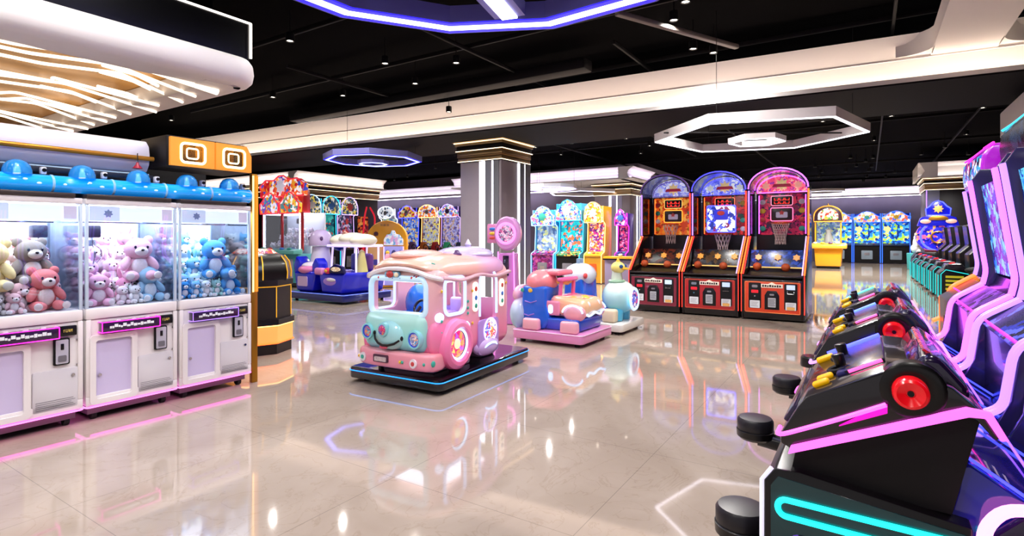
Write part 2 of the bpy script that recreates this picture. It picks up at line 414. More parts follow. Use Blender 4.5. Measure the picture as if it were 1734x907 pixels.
# ---- pillars with lit slots and brass capitals
def pillar(nm, u, n, su, sn, z, clad, label=None, led=N_cool, cap=True, strips=((.42, .06), (.63, .018))):
    """nearest corner (towards the camera) at u, n; the box runs to +u and to -n"""
    b = MB()
    q = [W(u, n), W(u+su, n), W(u+su, n-sn), W(u, n-sn)]
    b.prism([(p.x, p.y) for p in q], 'z', 0, z-.02, bev=.02)
    o = struct(b.build(nm, clad))
    sk = MB(); e = .02
    q = [W(u-e, n+e), W(u+su+e, n+e), W(u+su+e, n-sn-e), W(u-e, n-sn-e)]
    sk.prism([(p.x, p.y) for p in q], 'z', .002, .12); sk.build('skirting', P('dark_skirting', '#3a2c26', .3), o)
    if cap:
        for k, (z0, z1, e, mt) in enumerate(((z-.48, z-.44, .03, M_black_satin), (z-.44, z-.36, .035, M_brass), (z-.36, z-.33, .05, M_brass), (z-.33, z-.24, .05, M_brass), (z-.24, z-.21, .07, M_brass), (z-.21, z-.11, .06, M_black_satin), (z-.11, z-.03, .09, M_brass), (z-.03, z-.02, .14, M_brass))):
            c = MB(); q = [W(u-e, n+e), W(u+su+e, n+e), W(u+su+e, n-sn-e), W(u-e, n-sn-e)]
            c.prism([(p.x, p.y) for p in q], 'z', z0, z1, bev=.006); c.build('capital_moulding', mt, o)
        for k, (zz, e) in enumerate(((z-.46, .04), (z-.225, .075), (z-.045, .105))):
            q = [W(u-e, n+e, zz), W(u+su+e, n+e, zz), W(u+su+e, n-sn-e, zz), W(u-e, n-sn-e, zz)]
            MB().tube(q, .008, True, 6).build('led_strip', neon('capital_led', '#ffe8c4', 3.), o)
    zt = z-.48
    for f, w in strips:            # face looking to the camera
        p, r = W(u-.006, n-sn*(1-f)), W(u-.006, n-sn*(1-f-w))
        m = MB(); d = (r-p); c = (p+r)/2
        m.box((c.x, c.y, zt/2+.06), (d.length, .02, zt-.12), rot=(0, 0, math.atan2(d.y, d.x))); m.build('light_slot', led, o)
        m = MB(); c2 = W(u-.004, n-sn*(1-f-w-.07)); m.box((c2.x, c2.y, zt/2+.06), (.13*sn, .02, zt-.12), rot=(0, 0, math.atan2(d.y, d.x))); m.build('metal_panel', M_steel, o)
    for f, w in (((.60, .05), (.84, .02)) if strips else ()):   # face looking along +n
        p, r = W(u+su*f, n+.006), W(u+su*(f+w), n+.006)
        m = MB(); d = r-p; c = (p+r)/2
        m.box((c.x, c.y, zt/2+.06), (d.length, .02, zt-.12), rot=(0, 0, math.atan2(d.y, d.x))); m.build('light_slot', led, o)
        c2 = W(u+su*(f+w+.12), n+.004); m = MB(); m.box((c2.x, c2.y, zt/2+.06), (.2*su, .02, zt-.12), rot=(0, 0, math.atan2(d.y, d.x))); m.build('metal_panel', M_steel, o)
    return o
pillar('pillar_1', 9.95, -6.71, 1.13, 1.13, 3.6, M_clad, strips=((.49, .13), (.79, .025)))
pillar('pillar_2', 20.55, -7.8, 1.25, 1.5, 3.54, M_clad)
o = pillar('pillar_3', 25.4, 4.5, 2.4, 2.7, 3.62, M_darkclad, led=N_violet, strips=((.0, .012),))
pillar('pillar_4', 13.9, -18.8, 3.9, 4., 3.56, M_darkclad, led=N_violet, strips=())
pillar('pillar_5', 21.6, -15.9, .7, .5, 3.5, M_clad, led=N_violet, strips=((.2, .3), (.7, .1)))

# ---- soffit over the claw machines: bullnose rim, gold ceiling and white light tubes
so = bpy.data.objects.new('trim_11', None); COL.objects.link(so); struct(so)
rim_prof = [(-.05, 3.23), (.0, 3.22), (.035, 3.17), (.045, 3.09), (.03, 3.01), (-.02, 2.96), (-.08, 2.95), (-.36, 2.95), (-.38, 2.97), (-.38, 3.12), (-.30, 3.12), (-.1, 3.23)]
# one continuous rim: along n = -5.2 to the corner, then along u = 3.3
def rim(prof):
    b = MB(); rows = []
    cu, cn, rad = 3.3-.22, -5.2-.22, .22
    st = [(W(-3, 0), 0)]
    path = [(-3., -5.2, 0.)]
    for k in range(7):
        a = R(90*k/6); path.append((cu+rad*math.sin(a), cn+rad*math.cos(a), a))
    path.append((3.3, -11.5, R(90)))
    n = len(prof); vs = []
    for u, nn, a in path:
        for s, z in prof: vs.append(W(u+s*math.sin(a), nn+s*math.cos(a), z))
    fs = []
    for i in range(len(path)-1):
        for k in range(n): fs.append((i*n+k, i*n+(k+1) % n, (i+1)*n+(k+1) % n, (i+1)*n+k))
    return b.raw(vs, fs)
rim(rim_prof).build('fascia', M_plaster, so, angle=45)
MB().prism([(p.x, p.y) for p in (W(2.84, -5.66), W(3.14, -5.66), W(3.2, -5.46), W(3.1, -5.32), W(2.84, -5.32))], 'z', 2.9435, 2.97).build('corner_plate', M_plaster, so)
blk = MB(); e = -.06
blk.prism([(p.x, p.y) for p in (W(-3, -5.26), W(3.24, -5.26), W(3.24, -11.5), W(-3, -11.5))], 'z', 3.2, 3.6); blk.build('bulkhead', P('black_gloss_panel', '#08080a', .25), so)
blk2 = MB().prism([(p.x, p.y) for p in (W(-3, -5.5), W(3.0, -5.5), W(3.0, -11.5), W(-3, -11.5))], 'z', 3.6, 4.7); blk2.build('upper_bulkhead', M_ceil, so)
MB().tube([W(-3, -5.25, 3.6), W(3.25, -5.25, 3.6), W(3.25, -11.4, 3.6)], .011, False, 6).build('led_line', neon('edge_led', '#fff4ea', 4.), so)
MB().tube([W(3.25, -5.25, 3.6), W(3.25, -5.25, 3.25)], .014, False, 6).build('led_line', neon('edge_led', '#fff4ea', 4.), so)
gp = MB().prism([(p.x, p.y) for p in (W(-3, -5.4), W(3.1, -5.4), W(3.1, -11.4), W(-3, -11.4))], 'z', 3.125, 3.16); gp.build('gold_panel', M_goldpanel, so)
N_tube = neon('tube_led', '#ffe9cf', 2.6)
random.seed(3)
for k in range(12):
    nn = -5.58-.38*k
    zz = 2.97+.03*(k % 3)
    t = MB(); e = 3.10+random.uniform(-.05, .12)
    kink = random.choice((-.16, .14, .2))
    pts = [W(-3, nn, zz), W(1.5+.2*(k % 4), nn, zz), W(2.1+.2*(k % 3), nn+kink*.3, zz+.05), W(e, nn, 2.925)]
    w = .036 if k == 0 else .015
    t.tube(round_path(pts, .05), w, False, 8)
    tag(t.build('ceiling_tube_light', N_tube), ('thick white light tube along the edge of the gold ceiling' if k == 0 else 'thin white light tube running under the gold ceiling above the claw machines'), 'light', None if k == 0 else 'tubes under the gold ceiling')
    if k in (1, 2, 3, 5, 7):
        t = MB(); y = 2.1+.12*(k % 4)
        t.tube(round_path([W(y, nn+.03, zz+.03), W(y+.35, nn-.13, zz+.05), W(y+.62, nn-.30, zz+.03)], .05), .017, False, 8)
        tag(t.build('ceiling_tube_light', N_tube), 'short slanting light tube joining two long tubes under the gold ceiling', 'light', 'cross tubes under the gold ceiling')

# ---- polygon ring lamps
def poly(r, k, rot): return [(r*math.cos(rot+2*PI*i/k), r*math.sin(rot+2*PI*i/k)) for i in range(k)]
def ring_lamp(label, c, r, k, rot, led, band=M_white, width=.10, h=.16, inner=None, hub=None, bar=None, lwf=.36, edge=None):
    t = thing('ring_lamp', label, 'lamp', c)
    def hoop(rr, parent, w, hh, z=0., name='housing', edge=None):
        o, i = poly(rr, k, rot), poly(rr-w, k, rot)
        b = MB(); vs = [(x, y, zz) for zz in (z, z+hh) for P_ in (o, i) for x, y in P_]
        fs = []
        for a in range(k):
            d = (a+1) % k
            fs += [(a, d, 2*k+d, 2*k+a), (k+a, k+d, 3*k+d, 3*k+a), (a, d, k+d, k+a), (2*k+a, 2*k+d, 3*k+d, 3*k+a)]
        b.raw(vs, fs); b.build(name, band, parent, angle=20)
        m = poly(rr-w*.55, k, rot); lw = w*lwf
        o, i = poly(rr-w*.55+lw, k, rot), poly(rr-w*.55-lw, k, rot)
        b = MB(); vs = [(x, y, zz) for zz in (z-.012, z+.004) for P_ in (o, i) for x, y in P_]
        b.raw(vs, fs); b.build('light_line', led, parent, angle=20)
        if edge:  # emissive strips paint the blue halo beside the light line
            for sg in (1, -1):
                q = rr-w*.55+sg*(lw+w*.13)
                o, i = poly(q+w*.12, k, rot), poly(q-w*.12, k, rot)
                b = MB(); vs = [(x, y, zz) for zz in (z-.008, z+.004) for P_ in (o, i) for x, y in P_]
                b.raw(vs, fs); b.build('blue_halo', edge, parent, angle=20)
    hoop(r, t, width, h, edge=edge)
    if inner: hoop(inner, t, hub or width, h*.6, -.08 if inner < r*.5 else .0, 'inner_housing')
    rods = MB()
    for i in range(3):
        a = rot+2*PI*i/3; x, y = (r-width/2)*math.cos(a)*math.cos(PI/k), (r-width/2)*math.sin(a)*math.cos(PI/k)
        MB().tube([(x, y, h-.01), (x, y, 4.6-c[2])], .004, False, 5).build('hanging_wire', M_pipe, t)
    if inner:
        MB().tube([(-r+.1, 0, h*.5), (r-.1, 0, h*.5)], .012, False, 6).build('cross_bar', M_black_satin, t)
    if bar:
        a, b_ = bar; d = Vector(b_)-Vector(a)
        m = MB().box(((a[0]+b_[0])/2, (a[1]+b_[1])/2, .06), (d.length, width, .13), rot=(0, 0, math.atan2(d.y, d.x))); m.build('inner_bar', band, t)
        m = MB().box(((a[0]+b_[0])/2, (a[1]+b_[1])/2, -.012), (d.length, width*.5, .02), rot=(0, 0, math.atan2(d.y, d.x))); m.build('inner_bar_light', N_cool, t)
    return t
ring_lamp('large white hexagon ring lamp with a small inner hexagon above the basketball machines', (3.82, 8.6, 3.0), 1.55, 6, R(-17), neon('hexagon_led', '#f4f0ff', 5.), M_white, .06, .13, .42, .05)
ring_lamp('blue glowing octagon ring lamp with a small inner ring before the column', (-3.25, 12.9, 3.22), 1.13, 8, R(10), neon('blue_ring_led', '#9098ff', 5.), P('blue_lit_housing', '#6e6ca8', .4), .15, .13, .36, .10, lwf=.2, edge=neon('ring_blue_halo', '#2018ff', 2.6))  # housing colour carries the blue cast of the lamp's own light
ring_lamp('huge blue lit polygon ring lamp overhead with a white inner bar', (-.35, 3.55, 3.5), 2.05, 12, R(8), neon('big_ring_led', '#c8c8ff', 6.), P('ring_housing', '#6a66b8', .4), .3, .16, None, None, ((-.1, .35), (.33, 1.6)), lwf=.17, edge=neon('ring_blue_halo', '#2018ff', 2.2))
ring_lamp('violet ring lamp hanging far back beside the stone column', (1.35, 19.5, 3.13), .95, 10, R(0), neon('violet_ring_led', '#b0a0ff', 5.), M_white, .12, .12, .3)
ring_lamp('pale long ring lamp low over the far yellow cabinet', (15.2, 27, 3.6), 1.1, 6, R(0), neon('far_ring_led', '#e8e4ff', 4.), M_white, .12, .12)
ring_lamp('second pale ring lamp hanging far behind the stone columns', (2.9, 22.6, 3.2), 1.5, 6, R(20), neon('far_ring_led', '#e8e4ff', 4.), M_white, .14, .12)

# ---- downlights
dl = thing('downlight', '', 'lamp')
MB().lathe([(.0, .12), (.055, .12), (.06, .1), (.06, 0), (.048, 0), (.045, .03), (0, .03)]).build('housing', M_black_satin, dl)
MB().cyl((0, 0, .012), (0, 0, .028), .043).build('lens', neon('downlight_lens', '#fff0dc', 14.), dl)
SPOT = []
def spot(px, py, z, label, group=None, power=1., size=1.6):
    D = 933*(z-1.45)/(400-py); loc = ((px-867)/933*D, D, z)
    return spot_at(loc, label, group, power, size)
def spot_at(loc, label, group=None, power=1., size=1.6, scale=1.):
    o = dup(dl, label, loc, 0, group, scale)
    MB().cyl((0, 0, .12), (0, 0, 4.69-loc[2]), .008, seg=6).build('stem', M_pipe, o)
    if power:
        l = bpy.data.lights.new('downlight_beam', 'SPOT'); l.energy = 168*power; l.color = (1., .95, .91); l.spot_size = R(150); l.spot_blend = .7; l.shadow_soft_size = .025
        lo = bpy.data.objects.new('downlight_beam', l); COL.objects.link(lo); lo.parent = o; lo.location = (0, 0, -.01)
    return o
near = [(491, 70, 'bright downlight in the black ceiling beside the claw machine soffit'), (652, 108, 'bright downlight in the black ceiling below the huge blue ring'),
        (703, 142, 'small downlight just above the long white beam, nearer the column'), (1141, 35, 'bright downlight in the black ceiling beside the tip of the huge blue ring'),
        (1208, 90, 'downlight beside the bare track above the long white beam'), (462, 165, 'small dim downlight close over the far end of the white beam'),
        (1161, 4, 'downlight at the upper edge between the blue ring and the white branch beam'), (290, 204, 'tiny downlight in the dark under the claw machine soffit rim')]
for px, py, lb in near: spot(px, py, 4.25, lb)
far = [(1509, 197), (1664, 183), (1357, 177), (1480, 238), (1636, 228), (1393, 206), (968, 243), (907, 250), (930, 225), (1060, 235), (1100, 247), (760, 190), (840, 258), (1085, 260), (950, 262), (1012, 228)]
far2 = [(1450, 282), (1466, 274), (1478, 268), (1472, 290), (1476, 283), (1468, 300), (1462, 307), (1500, 300), (1515, 293), (1440, 268), (1432, 291), (1392, 292), (1380, 283), (1386, 300), (1640, 262), (1600, 250), (1560, 262), (540, 262), (470, 243), (500, 250), (600, 250), (720, 250), (690, 300), (668, 305)]
for k, (px, py) in enumerate(far):
    spot(px, py, 4.2 if py > 190 else 4.0, 'round downlight in the black ceiling beyond the long white beam', 'downlights beyond the white beam', 3. if k % 2 == 0 else 0.)
for k, (px, py) in enumerate(far2):
    if (4.2-1.45)*933/(400-py) < 34: spot(px, py, 4.2, 'tiny far downlight near the end of the hall', 'downlights at the far end of the hall', 5. if k % 3 == 0 else 0.)
# the same lamps carry on over the near hall, more added to brighten fascia, claw fronts and middle
for u, n in ((1.2, -3.4), (2.2, -1.6), (3.9, -.6), (.2, -2.), (4.6, -4.6), (7., -5.6), (5.6, -1.4), (-.4, -4.25), (.9, -4.25), (2.1, -4.3), (9.3, -8.6), (11., -11.2), (12.6, -6.6), (14.2, -10.2), (7.4, -8.8), (11.0, -9.2), (11.8, -14.6), (17.4, -15.), (-1.6, -2.2), (-1.5, .2), (8.4, -2.2), (-3.5, -3.2), (2.6, .6)):
    spot_at(W(u, n, 4.25), 'round downlight of the partly added set over the open marble floor', 'downlights over the open floor', .45 if n in (-4.25, -4.3) else 1.)
for ch in list(dl.children): bpy.data.objects.remove(ch)
bpy.data.objects.remove(dl)
# ================================================================== claw machines against the aisle
M_lilac_panel = P('lilac_plastic', '#cfc4e6', .3, coat=.2)
M_smoke = glass('clear_acrylic', '#f4f8ff', .06)
M_smoke_edge = P('acrylic_edge', '#c7d8ea', .15)
M_strip_dark = P('dark_violet_panel', '#2a1038', .25, coat=.4)
M_case = P('case_back_white', '#dfe8f4', .4)
N_case = neon('case_light', '#f2f7ff', 11.)
M_bluetube = P('blue_translucent_tube', '#18a4f4', .1, coat=.8, em='#0a8af0', es=.42)
M_bluedome = glass('blue_dome', '#6cc4ff', .14, .03, .55, '#2ab0ff')
M_tray = P('dark_bronze_tray', '#4c433f', .3, .5)
MAINB = []
M_sticker = P('white_sticker', '#eef0f6', .5)

def make_claw_machine(label, strip_neon, glow, cx, cy):
    w, d = .672, .74; h = w/2
    t = thing('claw_machine', label, 'claw machine', group='white claw machines in a row')
    b = MB()
    b.span(-h, h, .0, d, .125, .80, 0, .018)
    b.span(-h, h, -.012, d, .80, .885, 0, .012)
    b.span(-h+.0, h, -.012, .0, .125, .20, 0, .01)
    for s in (-1, 1): b.span(s*h, s*(h-.035), -.014, .0, .2, .80, 0, .008)
    body = b.build('cabinet', M_white, t)
    # underside tray, legs and light strip
    MB().span(-h+.03, h-.03, .05, d-.03, .05, .125).build('plinth', P('plinth_grey', '#6a5c66', .4), t)
    MB().tube([(-h+.04, .02, .112), (h-.04, .02, .112)], .008, False, 6).build('under_light', N_magenta, t)
    for sx in (-1, 1):
        for y in (.09, d-.1):
            c = MB().box((sx*(h-.08), y, .075), (.07, .07, .04), bev=.008); c.cyl((sx*(h-.08)-.018, y, .036), (sx*(h-.08)+.018, y, .036), .035, seg=14); c.build('caster', M_rubber, t)
    MB().tube(round_path([(-h, d*.9, .118), (-h, -.018, .118), (h, -.018, .118), (h, d*.9, .118)], .03), .007, False, 8).build('light_strip', glow, t)
    # prize door: a frame with a lilac flap
    fr = MB().prism(rrect(-.15, .405, .33, .54, .03), 'y', -.03, 0); 
    fr = boolean(fr, [MB().prism(rrect(-.15, .405, .25, .46, .02), 'y', -.1, .1)]); fr.build('prize_door_frame', M_white, t)
    pd = MB().prism(rrect(-.15, .405, .25, .46, .02), 'y', -.006, .001).build('prize_door', M_lilac_panel, t, label='lilac flap of the prize chute')
    MB().cyl((-.245, -.006, .36), (-.245, -.02, .36), .012, seg=12).build('lock', M_chrome, pd)
    # coin mech
    cm = MB().prism(rrect(.20, .585, .10, .20, .012), 'y', -.02, 0, bev=.004).build('coin_panel', M_black_satin, t, label='black framed steel coin slot')
    MB().prism(rrect(.20, .585, .078, .178, .008), 'y', -.026, -.018).build('coin_plate', P('coin_plate_grey', '#b9b7c4', .3), cm)
    MB().span(.19, .21, -.031, -.025, .60, .645, bev=.002).build('coin_slot', M_black, cm)
    MB().prism(rrect(.20, .535, .05, .045, .008), 'y', -.032, -.025).build('return_cup', M_grey, cm)
    # service door with printed rows of small lines
    sd = MB().prism(rrect(.165, .305, .275, .30, .012), 'y', -.012, 0, bev=.003).build('service_door', P('service_door_grey', '#d2ced2', .45), t)
    MB().cyl((.27, -.012, .40), (.27, -.022, .40), .011, seg=12).build('lock', M_chrome, sd)
    for k in range(5): MB().span(.045, .285-(k % 3)*.012, -.0138, -.0118, .172+.014*k, .175+.014*k).build('printed_line', M_grey, sd)
    # jutting control bar with neon outline
    cb = MB().span(-.25, .165, -.075, 0, .695, .775, 0, .006).build('control_bar', M_strip_dark, t, label='dark violet bar outlined in neon')
    e = .003
    for z in (.695, .775): MB().tube([(-.252, 0, z), (-.252, -.077, z), (.167, -.077, z), (.167, 0, z)], e, False, 6).build('neon_edge', strip_neon, cb)
    for x in (-.252, .167): MB().tube([(x, -.077, .695), (x, -.077, .775)], e, False, 6).build('neon_edge', strip_neon, cb)
    lt = MB(); rs = random.Random(4)
    x = -.2
    for k in range(14):
        wd = rs.uniform(.010, .026); zz = rs.uniform(.722, .732)
        MBk = lt.span(x, x+wd, -.0775, -.0745, zz, zz+rs.uniform(.012, .028)); x += wd+.003
        if x > .12: break
    lt.build('silver_lettering', M_sticker, cb)
    for k, xx in enumerate((-.13, -.02, .08)): MB().cyl((xx, -.045, .775), (xx, -.045, .787), .018, seg=14).build('push_button', M_white_gloss, cb)
    st = MB().span(.175, .29, -.03, 0, .70, .775, 0, .005).build('bill_reader', M_black, t)
    MB().span(.205, .262, -.033, -.029, .728, .75).build('display', art('bill_art', ['#3a3028', '#c9b24a', '#2a2030'], 60, .4), st)
    for z in (.47, .66): MB().cyl((.30, 0, z), (.30, -.008, z), .008, seg=10).build('lock', M_chrome, t)
    # glass case
    z0, z1 = .885, 1.70
    MB().span(-h, h, -.008, d, z1, 1.745, 0, .008).build('top_frame', M_white, t)
    for sx in (-1, 1):
        for y in (.008, d-.02): MB().span(sx*h, sx*(h-.022), y-.012, y+.012, z0, z1, 0, .004).build('corner_post', M_smoke_edge, t)
    MB().span(-h+.022, h-.022, .0, .005, z0, z1).build('glass_pane', M_smoke, t, label='clear front pane')
    for sx in (-1, 1): MB().span(sx*(h-.004), sx*(h-.009), .02, d-.03, z0, z1).build('glass_pane', M_smoke, t, label='clear side pane')
    MB().span(-h+.02, h-.02, d-.02, d-.008, z0, z1).build('case_back', M_case, t)
    MB().span(-h+.03, h-.03, .04, d-.04, z1-.012, z1-.001).build('case_light', N_case, t)
    hd = MB().span(-h+.02, h-.02, .012, .02, 1.57, z1-.015).build('header_panel', P('lit_header', '#eef4ff', .3, em='#eaf2ff', es=.9), t)
    MB().span(-h+.03, -.10, .006, .012, 1.575, 1.69).build('poster', P('poster_grey', '#e6ebf4', .5, em='#dfe6f4', es=.55), hd)
    q = MB().prism(star(7, .034, .022, -.18, 1.632), 'y', .003, .006); q.build('poster_picture', P('poster_picture', '#8fa6cf', .5), hd)
    MB().span(.22, .30, .006, .012, 1.585, 1.68).build('poster', P('poster_pink', '#e8d6de', .5, em='#e8d6de', es=.5), hd)
    # gantry and claw
    g = MB().span(-h+.02, h-.02, cy-.012, cy+.012, 1.56, 1.585, 0, .004).build('gantry_rail', M_chrome, t)
    ca = MB().box((cx, cy, 1.49), (.10, .10, .10), 0, .012).build('claw_carriage', P('navy_motor', '#2b2742', .35), t)
    MB().cyl((cx, cy, 1.44), (cx, cy, 1.38), .009, seg=8).build('claw_cable', M_chrome, ca)
    MB().cyl((cx, cy, 1.42), (cx, cy, 1.37), .026, .032, seg=14).build('claw_hub', M_chrome, ca)
    for k in range(3):
        a = 2*PI*k/3+.4; c, s = math.cos(a), math.sin(a)
        MB().tube(round_path([(cx+.02*c, cy+.02*s, 1.38), (cx+.085*c, cy+.085*s, 1.345), (cx+.09*c, cy+.09*s, 1.27), (cx+.045*c, cy+.045*s, 1.23)], .03), .007, False, 6).build('claw_prong', M_chrome, ca)
    MB().span(-h+.004, h-.05, -.02, .2, 1.745, 1.78, 0, .006).build('top_tray', M_tray, t)
    return t
CU = [1.44, 2.13, 2.82]; CN = -5.1
cm1 = make_claw_machine('white claw machine with cream, grey and coral teddies, cut off by the picture edge', N_magenta, N_pink, .22, .52)
cm1.location = W(CU[0], CN); cm1.rotation_euler = (0, 0, FACE_AISLE)
cm2 = make_claw_machine('middle white claw machine, full of pale pink plush, magenta control bar', N_magenta, N_pink, -.2, .26)
cm2.location = W(CU[1], CN); cm2.rotation_euler = (0, 0, FACE_AISLE)
cm3 = make_claw_machine('white claw machine holding blue bears, with violet control bar, next to the gold post', N_violet, N_pink, -.24, .42)
cm3.location = W(CU[2], CN); cm3.rotation_euler = (0, 0, FACE_AISLE)

# blue tubes with domes on top, one per dome
def make_dome_tube():
    t = thing('dome_light', '', 'light', group='blue dome lights on the claw machines')
    L = .395
    MB().cyl((-L/2+.004, 0, .066), (L/2-.004, 0, .066), .064, seg=28, bev=.006).build('tube_body', M_bluetube, t)
    for s in (-1, 1): MB().ring((s*(L/2-.004), 0, .066), .064, .005, (1, 0, 0), 28, 6).build('tube_band', P('pale_blue_band', '#9fd4ff', .2), t)
    dm = MB().lathe([(.088, .0), (.086, .03), (.076, .062), (.056, .088), (.03, .102), (0, .106)], (0, .0, .122), seg=24).build('dome', M_bluedome, t)
    MB().lathe([(0, .0), (.022, .0), (.018, .03), (.012, .05), (.012, .065), (0, .07)], (0, .0, .132), seg=14).build('bulb', P('pink_bulb', '#f6dcf0', .3, em='#ffdff6', es=2.), dm)
    bl = MB()
    for k in range(5): bl.ell((-.13+.06*k, -.071+.003*(k % 2), .075+.01*(k % 3)), (.018, .006, .010), seg=8, rings=5)
    for k in (0, 2, 3): MB().ell((-.13+.08*k, -.060, .062+.012*(k % 3)), (.015+.004*(k % 2), .008, .009), seg=10, rings=6).build('painted_highlight', P('highlight_ice', '#bfe6ff', .2, em='#bfe6ff', es=.5), t)  # faintly glowing flat beads paint highlights on the tube
    c = MB().box((L/2-.03, .06, .165), (.035, .05, .055), 0, .008).build('camera_box', M_white_gloss, t)
    MB().cyl((L/2-.03, .035, .168), (L/2-.03, .028, .168), .014, seg=12).build('camera_lens', M_black, c)
    return t
dt = make_dome_tube()
lbl = ['blue tube and dome light at the outer end of the first claw machine', 'blue dome light over the teddies of the cream and coral claw machine',
       'blue dome light above the claw of the pink plush machine', 'blue dome light over the pink bunny of the middle claw machine',
       'blue dome light over the pale header of the blue bear machine', 'blue dome light at the post end of the claw machine row']
us = [1.18, 1.56, 1.955, 2.345, 2.74, 3.0]
for k, u in enumerate((1.01, 1.405, 1.80, 2.195, 2.59, 2.985)):
    o = dt if k == 0 else dup(dt)
    o['label'] = lbl[k]; o.location = W(u, CN-.075, 1.781); o.rotation_euler = (0, 0, FACE_AISLE)

# ------------------------------------------------------------------ plush toys
FUR = {}
def fur(h):
    if h not in FUR: FUR[h] = P('plush_'+h.strip('#'), h, .9, spec=.1, noise=.12, nscale=90)
    return FUR[h]
M_eye = P('bead_eye', '#120d10', .15)
def bear_parts(kind):
    """meshes of one soft toy about .23 m tall, sitting, front along -y"""
    b = MB()
    b.ell((0, 0, .075), (.062, .052, .075), seg=14, rings=10)
    hs = (.072, .062, .062)
    b.ell((0, -.012, .182), hs, seg=16, rings=10)
    if kind == 'bunny':
        for s in (-1, 1): b.ell((s*.035, .005, .275), (.018, .013, .055), seg=10, rings=8, rot=(0, s*.2, 0))
    elif kind == 'cat':
        for s in (-1, 1): b.cyl((s*.045, 0, .215), (s*.058, .0, .262), .028, .004, 10)
    else:
        for s in (-1, 1): b.ell((s*.055, .0, .232), (.026, .014, .026), seg=12, rings=8)
    for s in (-1, 1):
        b.ell((s*.066, -.03, .10), (.024, .026, .05), seg=10, rings=8, rot=(-.5, s*-.5, 0))
        b.ell((s*.05, -.06, .03), (.03, .055, .03), seg=12, rings=8, rot=(0, 0, s*-.35))
    body = b.mesh('plush_body', [fur('#ffffff')], 60)
    mz = MB().ell((0, -.068, .168), (.034, .02, .026), seg=12, rings=8).mesh('muzzle', [fur('#fff6ee')], 60)
    bl = MB().ell((0, -.036, .08), (.042, .022, .05), seg=12, rings=8).mesh('belly', [fur('#fff6ee')], 60)
    ns = MB().ell((0, -.088, .176), (.009, .006, .007), seg=8, rings=6).mesh('nose', [M_eye], 60)
    ey = [MB().ell((s*.03, -.067, .192), (.007, .005, .009), seg=8, rings=6).mesh('eye', [M_eye], 60) for s in (-1, 1)]
    ft = [MB().ell((s*.068, -.112, .032), (.022, .008, .022), seg=10, rings=6).mesh('foot_pad', [fur('#fff6ee')], 60) for s in (-1, 1)]
    return body, [('muzzle', mz, 1), ('belly', bl, 1), ('nose', ns, 0), ('eye', ey[0], 0), ('eye', ey[1], 0), ('foot_pad', ft[0], 1), ('foot_pad', ft[1], 1)]
BP = {k: bear_parts(k) for k in ('bear', 'bunny', 'cat')}
def plush(kind, col, col2, loc, rz, label, name='teddy_bear', sc=1., tilt=0., group=None, full=True):
    me, ps = BP[kind]
    o = bpy.data.objects.new(name, me); COL.objects.link(o)
    o.material_slots[0].link = 'OBJECT'; o.material_slots[0].material = fur(col)
    o.location = loc; o.rotation_euler = (tilt, 0, rz); o.scale = (sc,)*3
    tag(o, label, 'plush toy', group)
    if full:
        for nm, m, k in ps:
            c = bpy.data.objects.new(nm, m); COL.objects.link(c); c.parent = o
            if k: c.material_slots[0].link = 'OBJECT'; c.material_slots[0].material = fur(col2)
    return o
def in_case(i, x, y, z, main=True): # local spot of machine i -> world
    if main: MAINB.append((i, x, y, z))
    p = W(CU[i]+x, CN-y, z); return p
ZF = .886
def heap(i, cols, group, label, rows, seed):
    rs = random.Random(seed)
    for k in range(6):
        x = -.24+.096*k
        if any(i == j and abs(x-X) < .115 and Y < .2 and Z < .95 for j, X, Y, Z in MAINB): continue
        plush(('bear', 'cat')[k % 2], cols[(k*2+seed) % len(cols)], '#fbf3f2', in_case(i, x, .105, ZF+.002, False), FACE_AISLE+rs.uniform(-.2, .2), label, 'plush_toy', .62, 0, group)
    for (y, z, n) in rows:
        for k in range(n):
            x = -.27+.54*(k+.5)/n+rs.uniform(-.015, .015)
            c = cols[rs.randrange(len(cols))]
            if any(i == j and math.hypot(x-X, y-Y) < .115 and -.15 < z-Z < .22 for j, X, Y, Z in MAINB): continue
            plush(rs.choice(('bear', 'bear', 'bunny', 'cat')), c, '#fbf3f2', in_case(i, x, y+rs.uniform(-.01, .01), z, False), FACE_AISLE+rs.uniform(-.7, .7), label, 'plush_toy', .9, 0, group)
FA = FACE_AISLE
plush('bear', '#f7dfa0', '#fff4dc', in_case(0, -.15, .22, 1.05), FA-.25, 'large cream teddy bear sitting high in the cropped claw machine', sc=1.5)
plush('bear', '#8e857e', '#e6ded4', in_case(0, .10, .30, 1.08), FA+.1, 'grey brown raccoon-like plush with pale muzzle beside the cream teddy', name='raccoon_plush', sc=1.4)
plush('bear', '#f08a8a', '#ffe9e2', in_case(0, .15, .19, ZF), FA+.1, 'coral pink teddy bear in the glass corner of the first claw machine', sc=1.3)
plush('bear', '#f8c4d6', '#fff2f4', in_case(1, .12, .22, 1.07), FA-.1, 'big pale pink teddy with white belly on top of the middle heap', sc=1.5)
plush('bear', '#a9d4ee', '#f3f8fb', in_case(1, .18, .185, ZF), FA+.15, 'light blue teddy bear by the glass among pink toys of the middle machine', sc=1.25)
plush('bear', '#f4b6d2', '#fff0f4', in_case(1, -.19, .165, ZF), FA-.2, 'rose pink teddy bear in the glass corner under the metal claw', sc=1.05)
plush('bunny', '#f9dce6', '#ffffff', in_case(1, -.03, .36, 1.05), FA, 'pale bunny plush sitting just behind the metal claw', name='bunny_plush', sc=.85)
plush('bear', '#5aa6e4', '#f2f8ff', in_case(2, .08, .21, 1.05), FA-.1, 'big sky blue teddy bear sitting highest in the third claw machine', sc=1.5)
plush('bear', '#2f8fd8', '#cfe8f8', in_case(2, .19, .15, ZF), FA+.1, 'deep blue teddy bear low by the glass near the gold post', sc=1.1)
